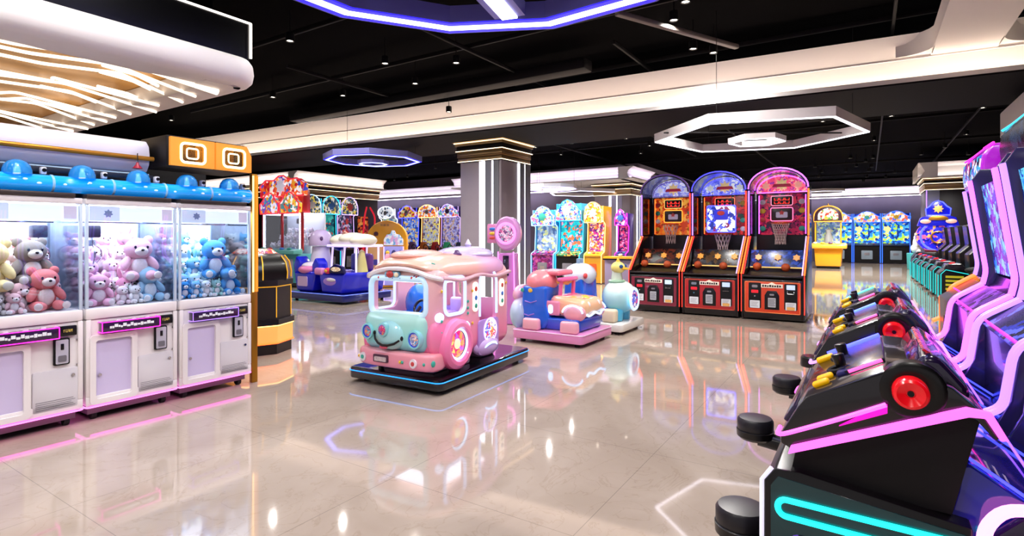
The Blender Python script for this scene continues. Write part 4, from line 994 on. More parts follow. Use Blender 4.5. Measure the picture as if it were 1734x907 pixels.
# ================================================================== ice blue animal ride behind it
wr = thing('animal_ride', 'ice blue animal kiddie ride with a yellow duck head on a cream platform', 'kiddie ride', W(8.08, -3.0), FACE_AISLE)
feet(wr, .38, .12, .95, .05)
round_slab(-.48, .48, 0, 1.15, .045, .16, .06, .02).build('platform', P('cream_platform', '#e6e4dc', .3, coat=.3), wr)
MB().prism([(.70, .16), (1.04, .16), (1.0, .80), (.70, .80), (.68, .5), (.60, .3)], 'x', -.38, .18, bev=.045, seg=4).build('seat_tower', MATS['royal_blue_plastic'], wr, label='royal blue seat tower')
MB().ell((-.10, .86, .84), (.34, .24, .19), seg=26, rings=14).build('tower_cap', P('ice_white_cap', '#dfe8f4', .22, coat=.5), wr, label='white domed cap')
for x in (-.16, -.06): MB().box((x, .86, 1.04), (.06, .06, .10), 0, .015).build('cap_peg', P('peg_blue', '#7898b8' if x < -.1 else '#26405e', .3), wr) if False else MB().box((x, .86, 1.05), (.06, .06, .10), 0, .015).build('cap_peg', P('peg_slate', '#7c98b4', .3), wr)
MB().ell((-.33, .66, .84), (.05, .03, .045), seg=12, rings=8).build('heart_charm', M_charm[3], wr)
MB().box((.0, .50, .28), (.40, .5, .22), 0, .06, 3).build('lower_tray', MATS['cobalt_tray'], wr)
MB().box((-.32, .26, .26), (.16, .22, .20), 0, .04, 3).build('step_block', P('step_cream', '#e8d8b8', .3), wr)
MB().ell((.0, .24, .52), (.30, .26, .26), seg=26, rings=16).build('animal_body', grad('animal_paint', [(0, '#4fc0e8'), (.4, '#9fe0ea'), (.8, '#d8f2ea'), (1, '#e8f6ee')], 'Z', .24, .78), wr)
MB().lathe([(0, .0), (.13, .0), (.15, .03), (.17, .03), (.185, .0)], (-.02, .0, .50), (0, -1, .05), 26).build('round_window', P('ice_ring', '#d4ecfa', .2, em='#c0e0ff', es=.8), wr)
MB().lathe([(0, .012), (.12, .012), (.135, .0)], (-.02, -.012, .50), (0, -1, .05), 24).build('window_picture', art('animal_art', ['#2440c0', '#e8e0f0', '#3a70e0', '#d04a8a', '#1a2a80'], 16, .5), wr)
for s in (-1, 1): MB().cyl((s*.16, .22, .16), (s*.13, .22, .38), .09, .10, 18, bev=.02).build('animal_foot', P('animal_foot_blue', '#58c4ea', .22, coat=.5), wr)
MB().lathe([(.10, .0), (.085, .08), (.075, .16), (.085, .2)], (-.05, .26, .74), (0, 0, 1), 18).build('neck', P('neck_sage', '#cfe0cc', .25, coat=.4), wr)
MB().ell((-.05, .24, .97), (.115, .11, .095), seg=20, rings=12).build('duck_head', P('duck_yellow', '#e8dc7a', .25, coat=.4), wr)
MB().ell((-.05, .14, .955), (.07, .07, .022), seg=14, rings=8).build('duck_bill', M_yellow, wr)
MB().cyl((-.05, .24, 1.05), (-.05, .24, 1.12), .04, .008, 10).build('head_tuft', M_yellow, wr)
for s in (-1, 1): MB().ell((-.05+s*.075, .16, .99), (.03, .03, .03), seg=12, rings=8).build('eye', P('duck_eye', '#27508c', .15), wr)
MB().ring((-.05, .26, .76), .11, .022, (0, 0, 1), 22, 8).build('collar', P('collar_green', '#9cc8a8', .3), wr)

# ================================================================== blue ride with white cabins
br_ = thing('crane_ride', 'deep blue two seat kiddie ride with white rabbit-like tower and white canopy', 'kiddie ride', W(7.80, -10.22), FACE_NEAR)
feet(br_, .8, .15, 1.25, .06)
round_slab(-.96, .96, 0, 1.42, .05, .21, .07, .02).build('platform', P('ink_platform', '#101c6a', .2, coat=.5), br_)
MB().tube([(x, y, .20) for x, y in rrect(0, .71, 1.93, 1.43, .07, 6)], .008, True, 6).build('platform_trim', P('trim_ice', '#8fa8ff', .2, em='#5a70ff', es=.6), br_)
M_royal = P('ultramarine_plastic', '#1a22d0', .22, coat=.5)
for x0, x1, y0, y1 in ((-.86, -.10, .10, 1.25), (.04, .90, .08, 1.30)):
    b = MB().prism([(x0+.10, .21), (x1-.10, .21), (x1, .66), (x0, .66)], 'y', y0, y1, bev=.06, seg=3); b.build('boat_tub', M_royal, br_)
MB().prism(rrect(-.52, .44, .34, .22, .03), 'y', .085, .105).build('picture_panel', P('panel_lilac', '#d8b8e0', .3), br_)
MB().ell((.42, .085, .47), (.22, .02, .09), seg=18, rings=8).build('side_emblem', P('emblem_violet', '#b088e8', .3), br_)
MB().ell((.48, .07, .51), (.15, .02, .04), seg=16, rings=8).build('side_emblem', M_charm[2], br_)
MB().lathe([(.27, .0), (.25, .25), (.20, .5), (.19, .62), (.0, .63)], (-.46, .55, .60), (0, 0, 1), 26).build('tower_body', P('tower_white', '#dcd6f0', .25, coat=.4), br_, label='white tapering tower')
MB().lathe([(.0, .0), (.26, .0), (.27, .05), (.26, .17), (.20, .30), (.10, .36), (0, .37)], (-.46, .55, 1.24), (0, 0, 1), 26).build('tower_head', P('head_lilac', '#cbb8e0', .25, coat=.4), br_, label='lilac domed head')
for s in (-1, 1): MB().ell((-.46+s*.21, .40, 1.40), (.03, .04, .05), seg=10, rings=8).build('eye', M_charm[0], br_)
MB().ell((-.50, .25, .70), (.26, .22, .11), seg=22, rings=12).build('seat_pad', P('pad_pink', '#e88ac0', .25, coat=.4), br_)
MB().ell((-.50, .30, .78), (.20, .20, .09), seg=22, rings=12).build('seat_pad', P('pad_white', '#ece6f4', .25, coat=.4), br_)
MB().prism([(-.98, .60), (-.82, .56), (-.76, .86), (-.90, 1.0), (-1.0, .80)], 'y', .2, .5, bev=.03).build('side_wing', M_royal, br_)
MB().prism([(-.28, .62), (-.02, .62), (-.04, .86), (-.16, .98), (-.28, .82)], 'y', .15, .42, bev=.04, seg=3).build('side_wing', M_royal, br_)
MB().box((.06, .12, .68), (.28, .14, .16), 0, .05, 3).build('control_box', P('box_pink', '#e090d0', .25, coat=.3), br_)
MB().ell((.34, .10, .70), (.10, .06, .07), seg=14, rings=8).build('round_button', P('button_crimson', '#e0305a', .25, coat=.4), br_)
MB().ell((.34, .045, .70), (.05, .02, .03), seg=10, rings=6).build('button_face', M_charm[4], br_)
for x in (.02, .42, .84):
    for y in (.45, 1.1): MB().tube([(x, y, .66), (x+(.03 if x < .5 else -.02), y+.02, 1.22)], .022, False, 8).build('cabin_post', P('post_lit', '#efe8ff', .2, em='#d8c8ff', es=.7), br_)
MB().box((.43, .78, 1.24), (.98, .82, .06), 0, .025).build('cabin_frame', MATS['post_lit'], br_)
for k, (x, w) in enumerate(((.10, .24), (.42, .27), (.74, .22))):
    MB().ell((x+.03, .72, 1.36+(.03 if k == 1 else 0)), (w, .36, .15), seg=22, rings=12).build('cloud_canopy', P('cloud_cream', '#f0ecd8', .3, coat=.2), br_)
MB().tube([(.30, .55, 1.50), (.38, .52, 1.56), (.46, .55, 1.50)], .02, False, 8).build('canopy_loop', P('loop_salmon', '#f0b0a0', .3), br_)
MB().ell((-.10, .80, 1.28), (.17, .2, .17), seg=18, rings=12).build('dark_ball', P('ball_navy', '#151a6a', .3, coat=.3), br_)
for x, c in ((.22, '#4a4e88'), (.62, '#6a3a88')):
    MB().box((x, 1.0, .86), (.26, .16, .40), 0, .07, 3).build('cabin_seat', P('cabin_seat_'+c.strip('#'), c, .3), br_)
MB().lathe([(0, .5), (.06, .46), (.14, .0), (0, 0)], (.74, .70, .66), (0, 0, 1), 18).build('cabin_cone', P('cone_straw', '#d8d088', .3), br_)
MB().prism([(.42, .66), (.90, .66), (.86, .80), (.62, .86), (.46, .78)], 'y', .05, .14, bev=.02).build('name_board', P('board_navy', '#141450', .25), br_)
MB().ell((.66, .045, .745), (.16, .012, .05), seg=18, rings=8).build('board_art', art('board_art', ['#f0e0c0', '#8a6040', '#fff6e0', '#c08a50'], 24, .4), br_)
# ================================================================== three basketball machines
M_tint = glass('tinted_side', '#50485c', .06, .02, .25, '#1a1620')
M_net = P('net_cord', '#e8d0c8', .7)
def make_hoops(label, door_col, arch_neon, panel_cols, marq_cols, bank_cols, trim_cols, seed, framed):
    w = .985; h = w/2; d = 1.45
    t = thing('basketball_machine', label, 'basketball machine', group='basketball machines in a row')
    A = P('machine_black', '#0d0b10', .28, coat=.3)
    # lower cabinet
    MB().prism([(0.02, .03), (0, .12), (0, .70), (.06, .76), (d, .76), (d, .03)], 'x', -h+.03, h-.03, bev=.008).build('cabinet', A, t)
    pn = MB().prism(rrect(0, .405, w-.11, .54, .02), 'y', -.014, .004, bev=.004).build('front_panel', P('door_'+door_col.strip('#'), door_col, .28, coat=.4, em=door_col, es=.10), t)
    MB().tube([(x, -.016, z) for x, z in rrect(0, .405, w-.13, .52, .02)], .004, True, 5).build('panel_line', P('panel_line_'+trim_cols[2], trim_cols[3], .3), pn)
    def plate(x, z, w_, h_, nm, mt, parent, y=-.022, r=.02):
        return MB().prism(rrect(x, z, w_, h_, r), 'y', y, -.012, bev=.003).build(nm, mt, parent)
    for x in (-.27, .29):
        p = plate(x, .43, .20, .44, 'coin_door', M_black_satin, t)
        MB().prism(rrect(x, .28 if x < 0 else .27, .16, .13, .01), 'y', -.026, -.02).build('paper_notice', P('paper_notice', '#dfe3ea', .6), p)
        for k in range(4): MB().span(x-.06, x+.055-.012*(k % 3), -.0275, -.0255, .31-.022*k, .315-.022*k).build('printed_line', M_grey, p)
        if x < 0:
            MB().prism(rrect(x, .50, .11, .05, .006), 'y', -.026, -.02).build('red_display', P('red_display', '#2a0608', .3, em='#ff2030', es=1.2), p)
            MB().prism(rrect(x, .59, .09, .045, .015), 'y', -.03, -.02).build('coin_entry', M_steel, p)
            MB().cyl((x, -.02, .42), (x, -.03, .42), .012, seg=12).build('lock', M_chrome, p)
        else:
            MB().prism(rrect(x, .59, .13, .08, .008), 'y', -.026, -.02).build('notice', P('pale_screen', '#c8d8ee', .3, em='#b0ccee', es=.5), p)
            MB().tube([(x-.05, -.022, .52), (x-.05, -.04, .48), (x+.05, -.04, .48), (x+.05, -.022, .52)], .007, False, 6).build('handle', M_chrome, p)
            MB().prism(rrect(x, .235, .12, .05, .01), 'y', -.029, -.025).build('orange_mark', P('orange_mark', '#e8b060', .5), p)
    p = MB().prism([(-.115, .20), (.115, .20), (.115, .44), (.07, .52), (-.07, .52), (-.115, .44)], 'y', -.024, -.012, bev=.003).build('ball_gate', M_black, t)
    MB().prism(rrect(0, .32, .12, .16, .008), 'y', -.028, -.023).build('notice', P('grey_notice', '#b9bcc4', .6), p)
    for k in range(5): MB().span(-.05, .05-.01*(k % 2), -.0295, -.0275, .265+.025*k, .272+.025*k).build('printed_line', M_black_satin, p)
    MB().prism(rrect(0, .455, .07, .03, .01), 'y', -.03, -.023).build('ticket_slot', M_steel, p)
    nb = MB().prism([(-.17, .57), (.17, .57), (.17, .635), (.06, .635), (.0, .665), (-.06, .635), (-.17, .635)], 'y', -.026, -.012, bev=.004).build('name_strip', P('name_strip', '#e8dccc', .4, em='#fff0dc', es=.25), t)
    rs = random.Random(seed); x = -.15
    k = 0
    for wd in (.026, .03, .02, .032, .024, .03, .024, .028):
        MB().span(x, x+wd, -.029, -.025, .583+.003*(k % 2), .622-.004*(k % 3)).build('dark_lettering', M_black, nb); x += wd+.011; k += 1
    # ledge and inner ramp
    MB().span(-h+.02, h-.02, -.02, .22, .745, .775, 0, .012).build('ledge', A, t)
    MB().prism([(.2, .76), (d-.12, 1.02), (d-.12, .76)], 'x', -h+.05, h-.05).build('ball_ramp', P('ramp_black', '#131016', .35), t)
    bk = MB().prism([(.52, .90), (.66, 1.20), (.70, 1.20), (.58, .88)], 'x', -h+.05, h-.05, bev=.006).build('ball_bank', art('bank_art%d' % seed, bank_cols, 9, .12 if seed < 3 else .3, seed), t)
    MB().span(-h+.06, h-.06, .50, .53, .885, .905).build('bank_light', P('bank_light', '#c8a060', .3, em='#ffcf70', es=.8), t)
    for x in (-.30, .02, .32): MB().prism(star(6, .065, .045, x, 1.06), 'y', .555, .58, T=eulT(.595, 1.06)).build('ball_badge', P('badge_gold', '#e0a040', .35, em='#e08a20', es=.35), bk)
    # side walls with kinked neon edges
    prof = [(.0, .03), (.0, .80), (.72, 1.45), (.74, 1.50), (.74, 2.33), (d, 2.33), (d, .03)]
    for s in (-1, 1):
        x0, x1 = (s*h, s*(h-.03))
        MB().prism(prof[:3]+[(d, 1.45), (d, .03)], 'x', min(x0, x1), max(x0, x1), bev=.006).build('side_wall', A, t)
        MB().prism([(.74, 1.45), (.74, 2.33), (d, 2.33), (d, 1.45)], 'x', min(x0, x1)+.008, max(x0, x1)-.008).build('side_window', M_tint, t)
        low, up = (N_orange, N_lilac) if s > 0 else (N_orange, N_violet)
        if framed == 2: up = N_orange if s > 0 else N_violet
        e = s*h
        MB().tube(round_path([(e, -.012, .80), (e, .70, 1.445)], .04), .013, False, 8).build('neon_edge', low, t)
        MB().tube([(e-s*.034, -.008, .80), (e-s*.034, .70, 1.45)], .009, False, 8).build('neon_edge', N_lilac if s > 0 else N_red, t)
        MB().tube([(e, .725, 1.47), (e, .725, 2.30)], .014, False, 8).build('neon_edge', up if s < 0 else N_red if framed < 2 else N_orange, t)
        MB().tube([(e, -.008, .14), (e, -.008, .78)], .006, False, 6).build('red_edge', N_red, t)
    # hood with rounded top
    arcp = [(h*math.cos(a), 2.33+.36*math.sin(a)) for a in [R(x) for x in range(0, 181, 12)]]
    ino = [((h-.035)*math.cos(a), 2.33+.325*math.sin(a)) for a in [R(x) for x in range(180, -1, -12)]]
    MB().prism(arcp+ino, 'y', .66, d, bev=0).build('hood', P('hood_%d' % seed, '#15101c', .2, coat=.6), t, angle=30)
    for y in (.66, .70): MB().tube([(x, y, z) for x, z in arcp], .012, False, 8).build('hood_edge', arch_neon, t)
    mq = [((h-.04)*math.cos(a), 2.33+.31*math.sin(a)) for a in [R(x) for x in range(0, 181, 12)]]
    m = MB().prism([(h-.04, 2.28)]+mq+[(-h+.04, 2.28)], 'y', d-.16, d-.12).build('marquee', art('marquee_art%d' % seed, marq_cols, 11, .75, seed), t, label='backlit arched marquee')
    MB().tube([(x, d-.168, z) for x, z in [(h-.06, 2.29)]+[(x*.96, 2.32+(z-2.33)*.93) for x, z in mq]+[(-h+.06, 2.29)]], .008, True, 6).build('marquee_line', arch_neon, m)
    MB().prism(star(8, .13, .075, 0, 2.44), 'y', d-.185, d-.16, bev=.004).build('crest', P('crest_gold', '#e8d0a0', .3, .4, em='#ffe0a0', es=.35), m)
    MB().prism([(-.17, 2.39), (.17, 2.39), (.14, 2.45), (-.14, 2.45)], 'y', d-.195, d-.18, bev=.004).build('crest_ribbon', P('crest_ribbon', '#a82848', .35, em='#c03050', es=.3), m)
    for s in (-1, 1): MB().prism(star(6, .085, .05, s*.28, 2.42), 'y', d-.18, d-.16, bev=.003).build('crest_wing', P('crest_wing%d' % seed, marq_cols[2], .4, em=marq_cols[2], es=.5), m)
    # back panel with scoreboard
    bp = MB().span(-h+.04, h-.04, d-.12, d-.06, .98, 2.30).build('back_wall', P('back_wall_black', '#0e0a12', .35), t)
    pb = MB().prism(rrect(0, 1.87, w-.16, .78, .03), 'y', d-.15, d-.12, bev=.004).build('backboard', art('board_art%d' % seed, panel_cols, 9, .5, seed*1.7), t)
    for s in (-1, 1):
        MB().tube([(s*(h-.09), d-.155, 1.50), (s*(h-.09), d-.155, 2.24)], .008, False, 6).build('board_line', arch_neon if framed == 2 else N_orange, pb)
        for k in range(4): MB().ell((s*.34, d-.155, 1.60+.17*k), (.055, .014, .05), seg=12, rings=8).build('side_picture', [M_charm[3], M_charm[4], M_charm[2], M_charm[1]][(k+seed) % 4], pb)
    sb = MB().prism(rrect(0, 2.13, .36, .17, .03), 'y', d-.18, d-.15, bev=.004).build('scoreboard', M_black, pb)
    MB().tube([(x, d-.183, z) for x, z in rrect(0, 2.13, .37, .18, .03)], .006, True, 6).build('score_frame', P('score_frame%d' % seed, trim_cols[1], .3, em=trim_cols[1], es=1.2), sb)
    for k in range(6):    # unreadable red digits: seven-bar figures
        for z in (2.16, 2.095):
            x = -.115+.046*k
            MB().span(x-.015, x+.015, d-.184, d-.179, z-.022, z-.015).build('red_digit', N_red, sb)
            MB().span(x+(.009 if k % 2 else -.015), x+(.015 if k % 2 else -.009), d-.184, d-.179, z-.02, z+.02).build('red_digit', N_red, sb)
    if framed == 1:
        o = MB().prism(rrect(.02, 1.79, .52, .50, .03), 'y', d-.60, d-.57, bev=.006).build('hanging_board', art('hang_art', ['#dfe8ff', '#3a48d8', '#f4f6ff', '#5566e8', '#ffffff', '#7a2a4a', '#cfd8ff', '#203088'], 9, .9, 3), t, label='hanging blue and white backlit board')
        MB().tube([(x, d-.605, z) for x, z in rrect(.02, 1.79, .53, .51, .03)], .008, True, 6).build('board_edge', N_blue, o)
        MB().prism(rrect(.02, 1.87, .26, .20, .03), 'y', d-.62, d-.60, bev=.004).build('target_square', P('target_blue', '#2a30b0', .3, em='#3038d0', es=.7), o)
        for k in (-1, 1): MB().tube([(.02+k*.18, d-.585, 2.04), (.02+k*.18, d-.5, 2.33)], .006, False, 5).build('hanger', M_steel, o)
        MB().prism(oval(.02, 1.90, .07, .045), 'y', d-.632, d-.618).build('target_mark', M_charm[3], o)
    else:
        o = MB().prism(rrect(0, 1.87, .36, .23, .03), 'y', d-.19, d-.15, bev=.004).build('target_board', P('target_dark%d' % seed, '#2a1018', .3), t)
        MB().tube([(x, d-.195, z) for x, z in rrect(0, 1.87, .38, .25, .03)], .008, True, 6).build('target_frame', P('target_frame%d' % seed, trim_cols[0], .3, em=trim_cols[0], es=1.5), o)
        MB().prism(rrect(0, 1.86, .20, .11, .02), 'y', d-.2, d-.19).build('target_square', P('target_grey%d' % seed, '#a8a0b0', .3, em='#a090b0', es=.4), o)
        MB().prism(star(5, .05, .03, 0, 1.90), 'y', d-.205, d-.198).build('target_mark', M_charm[3], o)
    zr = 1.70 if framed != 1 else 1.50
    yr = d-.36
    rg = MB().ring((0, yr, zr), .16, .010, (0, 0, 1), 28, 8).build('hoop_ring', M_orange, t)
    MB().box((0, d-.185, zr), (.16, .05, .05), 0, .01).build('hoop_bracket', M_orange, rg)
    nv = MB(); ns = 12; rows = [(.155, 0), (.135, -.09), (.11, -.18), (.09, -.28), (.095, -.40)]
    for k in range(ns):
        for off in (1, -1):
            pts = []
            for q, (r_, z_) in enumerate(rows):
                a = 2*PI*(k+off*.5*q)/ns; pts.append((r_*math.cos(a), yr+r_*math.sin(a), zr+z_))
            nv.tube(pts, .0045, False, 4)
    nv.build('net', M_net, rg)
    for k, (x, y) in enumerate(((-.28, .30), (.18, .28))):
        b = tag(MB().ell((0, 0, 0), .072, seg=18, rings=12).build('basketball', P('basketball_orange', '#c0501c', .6, noise=.2, nscale=200)), 'orange basketball on the dark ramp of a basketball machine', 'ball', 'basketballs on the ramps')
        p = Vector((x, y, .885+.29*(y-.2)+.0)); b.parent = None
        BALLS.append((b, t, p))
    return t
def eulT(y, z): return Matrix.Translation((0, y, z)) @ Matrix.Rotation(-.42, 4, 'X') @ Matrix.Translation((0, -y, -z))
BALLS = []
BU, BN = 10.31, -.83
base = W(0, 0)
hm = []
hu, hn = 4.88*UA+9.14*UB, 4.88*UB-9.14*UA
spec = [('basketball machine with orange backboard and dim purple hood, next to the duck headed ride', '#7a1830', neon('dim_violet', '#7a50b0', .5), ['#f08a28', '#f7b24a', '#e8641c', '#c8401c', '#e07828', '#a03018'], ['#8a90e0', '#a8b0f0', '#d8dcf8', '#6a70c8', '#8f98e8'], ['#14100f', '#5a2010', '#201418', '#3a1414'], ['#ffb040', '#ffd070', 'a', '#8a3a50'], 1, 0),
        ('middle basketball machine with hanging blue and white board under a blue hood', '#a81a20', neon('blue_hood', '#4a48ff', 2.2), ['#a8141c', '#7a1018', '#d02a2a', '#203a28', '#8a1420'], ['#6a74e0', '#8a94f0', '#d8e0e0', '#5058d0', '#7a86f0'], ['#14100f', '#182030', '#201418', '#4a3010'], ['#e04040', '#ff8a60', 'b', '#e06a40'], 2, 1),
        ('basketball machine with glowing pink violet hood and bright orange coin doors', '#d8401c', neon('pink_hood', '#d860ff', 3.2), ['#6a1038', '#a01840', '#3a0a28', '#8a1048', '#2a1838', '#c02a4a'], ['#d83a70', '#f0487a', '#ffb0a0', '#8a2aa0', '#f06a80'], ['#1c3a90', '#16306a', '#2a50b8', '#101c48'], ['#ff7ab0', '#ff9ac0', 'c', '#ffb060'], 3, 2)]
for k in range(3):
    m = make_hoops(*spec[k])
    n = hn-1.034*(2-k)-.517
    m.location = W(hu, n); m.rotation_euler = (0, 0, FACE_NEAR); hm.append(m)
bpy.context.view_layer.update()
for b, t, p in BALLS: b.location = t.matrix_world @ p

# ================================================================== shooting consoles along the right side
M_deck = P('blue_gloss_deck', '#1a1a8a', .1, coat=.8)
M_purp = P('dark_purple_gloss', '#1c1030', .15, coat=.6)
ang = lambda y: None
def make_console(label, edge_neon, screen_neon, art_cols, seed, head_col, side_light, reach, sz=.30):
    t = thing('shooting_game', label, 'arcade machine', group='shooting games along the aisle')
    h = .475
    # cabinet
    cab = [(0, .02), (0, .70), (.03, .742), (.10, .745), (.50, .69), (.50, .02)]
    MB().prism(cab, 'x', -h, h, bev=.008).build('cabinet', M_black, t)
    for s in (-1, 1):
        sp = MB().prism([(.02, .05), (.02, .69), (.04, .72), (.49, .67), (.49, .05)], 'x', s*h-.004, s*h+.004).build('side_panel', P('teal_panel', '#0c3a40', .25, coat=.5), t)
        st = rrect(.29, .628, .50, .05, .024)
        MB().tube([(s*(h+.01), y, z+(.29-y)*.02) for y, z in st], .009, True, 8).build('light_loop', N_teal if s > 0 else N_cyan, sp)
        MB().prism(rrect(.26, .32, .38, .48, .03), 'x', s*h-.003, s*h+.006).build('side_art', art('console_art%d' % seed, art_cols, 7, .25, seed), sp)
    for s in (-1, 1): MB().tube([(s*(h-.002), -.006, .05), (s*(h-.002), -.006, .70), (s*(h-.002), .022, .742)], .007, False, 6).build('edge_light', P('edge_white', '#d8d8e4', .3, em='#e8e0ff', es=.8), t)
    # neck and tilted gun desk
    hl = .18
    MB().prism([(.07, .72), (.09, .83), (.40, .97), (.52, .97), (.46, .70)], 'x', -hl+.04, h-.04).build('neck', M_black_satin, t)
    desk = [(.045, .822), (.046, .852), (.09, .936), (.114, .972), (.312, 1.078), (.40, 1.075), (.46, 1.05), (.53, .985), (.556, .937), (.545, .925), (.505, .975), (.47, .972), (.09, .802)]
    dk = MB().prism(desk, 'x', -hl, h, bev=.008).build('desk', P('desk_black', '#100d12', .22, coat=.5), t)
    for s in (-1, 1):
        e = h+.004 if s > 0 else -hl-.004
        # bright band along the lower edge
        band = [(.068, .797), (.49, .982), (.522, .984), (.552, .932), (.568, .936), (.535, 1.0), (.485, 1.006), (.075, .822)]
        MB().prism(band, 'x', e-.010, e+.010, bev=.003).build('edge_band', edge_neon, t)
        MB().tube(round_path([(e-s*.10, .034, .842), (e, .034, .842), (e+s*.006, .20, .925), (e+s*.006, .312, .985)], .05), .0065, False, 8).build('slot_light', edge_neon, t)
        MB().prism([(.20, .905), (.315, .962), (.315, .985), (.30, .98)], 'x', e-.006, e+.008).build('slot_glow', P('slot_magenta', '#c01090', .3, em='#e010b0', es=1.4), t)
        if s < 0: continue
        # bulging wheel arch and red wheel
        MB().lathe([(.0, -.03), (.080, -.03), (.078, .003), (.066, .010), (.05, .008), (.0, .006)], (s*(h-.004), .372, 1.03), (s, 0, 0), 26).build('wheel_arch', M_black, t)
        wh = MB().lathe([(0, .024), (.010, .024), (.011, .03), (.02, .034), (.032, .040), (.039, .036), (.042, .028), (.042, -.02)], (s*(h+.012), .366, 1.03), (s, 0, 0), 30).build('red_wheel', P('glowing_red', '#d80a18', .2, coat=.5, em='#ff1020', es=.25), t)
        MB().cyl((s*(h+.012), .366, 1.03), (s*(h+.042), .366, 1.03), .008, seg=14).build('wheel_hub', M_black, wh)
    # top: fender hump, screen strip, buttons, stick
    MB().prism([(.36, 1.06), (.40, 1.125), (.44, 1.118), (.50, 1.045), (.50, 1.0), (.36, 1.0)], 'x', -hl+.05, h-.05, bev=.02, seg=3).build('rear_hump', M_purp, t)
    rp = MB().prism([(.398, 1.128), (.404, 1.132), (.462, 1.092), (.456, 1.088)], 'x', -.08, .38).build('red_artwork', art('hump_art', ['#c01428', '#d82a3a', '#7a0a20', '#e05a60', '#3a0a18'], 22, .2), t)
    sl = math.atan2(.106, .198)
    def on_top(y): return .972+(y-.114)*.535
    MB().box((.13, .25, on_top(.25)+.006), (.42, .14, .012), 0, .004, rot=(sl, 0, 0)).build('touch_screen', art('desk_screen%d' % seed, ['#1a1a48', '#0c0c1c', '#2a2450', '#5a4030', '#101022', '#24245a'], 18, .2, seed), t)
    MB().tube([(-.12, .14, on_top(.14)+.012), (-.12, .305, on_top(.305)+.012)], .008, False, 8).build('rail_light', side_light, t)
    MB().tube([(.36, .22, on_top(.22)+.010), (.36, .305, on_top(.305)+.010)], .005, False, 8).build('rail_light', neon('rose_neon', '#ff4a90', 3.), t)
    for y, x in ((.148, .38), (.155, .31)):
        MB().box((x, y, on_top(y)+.009), (.028, .05, .018), 0, .008, 3, rot=(sl, 0, 0)).build('yellow_button', P('lit_yellow', '#f2b80c', .25, em='#f2b000', es=.25), t)
    MB().box((-.05, .135, on_top(.135)+.010), (.035, .062, .02), 0, .008, 3, rot=(sl, 0, 0)).build('yellow_button', MATS['lit_yellow'], t)
    for x in (.24, .04):
        j = MB().cyl((x, .20, on_top(.20)), (x, .185, on_top(.20)+.05), .014, .020, 14, bev=.006).build('control_grip', M_black, t)
        MB().ring((x, .20, on_top(.20)+.006), .04, .008, (0, -.4, 1), 20, 6).build('grip_collar', M_black_satin, j)
    MB().box((.147, .072, .905), (.58, .06, .02), 0, .006, rot=(1.05, 0, 0)).build('palm_rest', P('palm_violet', '#2c2440', .2, coat=.4), t)
    MB().box((.40, .068, .885), (.05, .03, .012), 0, .004, rot=(1.05, 0, 0)).build('rest_mark', P('mark_white', '#cfcad8', .4), t)
    # sloping glossy deck between desk and screen
    a, b_ = (.47, .80), (.80, .52)
    MB().prism([(.44, .80), (.50, .84), (.86, .60), (.86, .30), (.44, .30)], 'x', -h+.02, h-.06, bev=.01).build('sloping_deck', M_deck, t, label='glossy deep blue sloping deck')
    for x in (h-.08, -.2):
        MB().tube([(x, .50, .848), (x, .855, .612)], .0045, False, 6).build('deck_light', neon('deck_blue', '#3a40ff', 3.), t)
    MB().tube([(-h+.04, .68, .735), (h-.08, .68, .735)], .0045, False, 6).build('deck_light', neon('deck_violet', '#8a50ff', 2.5), t)
    ip = MB().prism([(.455, .855), (.465, .862), (.80, .635), (.79, .625)], 'x', h-.27, h-.10).build('instruction_panel', M_purp, t)
    sd = math.atan2(-.227, .335)
    rs = random.Random(seed)
    for k in range(9):
        y = .53+.02*k; MB().box((h-.185+.01*(k % 2), y, .862-(y-.465)*.678+.001), (.05+.035*rs.random(), .008, .003), rot=(sd, 0, 0)).build('printed_line', P('mark_white', '#cfcad8', .4), ip)
    # stool on an arm
    ar = MB().tube(round_path([(.0, .02, .27), (.0, -reach*.5, .27), (.0, -reach+.02, .285)], .04), .045, False, 10).build('seat_arm', M_black, t)
    sx, sy = 0, -reach
    MB().lathe([(0, .0), (.085, .0), (.10, .015), (.102, .05), (.094, .055), (0, .055)], (sx, sy, sz-.02), (0, 0, 1), 26).build('seat_dish', M_black, t)
    MB().lathe([(.094, .0), (.098, .01), (.098, .055), (.088, .07), (.05, .074), (0, .074)], (sx, sy, sz+.03), (0, 0, 1), 26).build('seat_cushion', P('seat_vinyl', '#15131a', .35), t)
    screen_unit(t, h, screen_neon, art_cols, seed, head_col, 0)
    return t
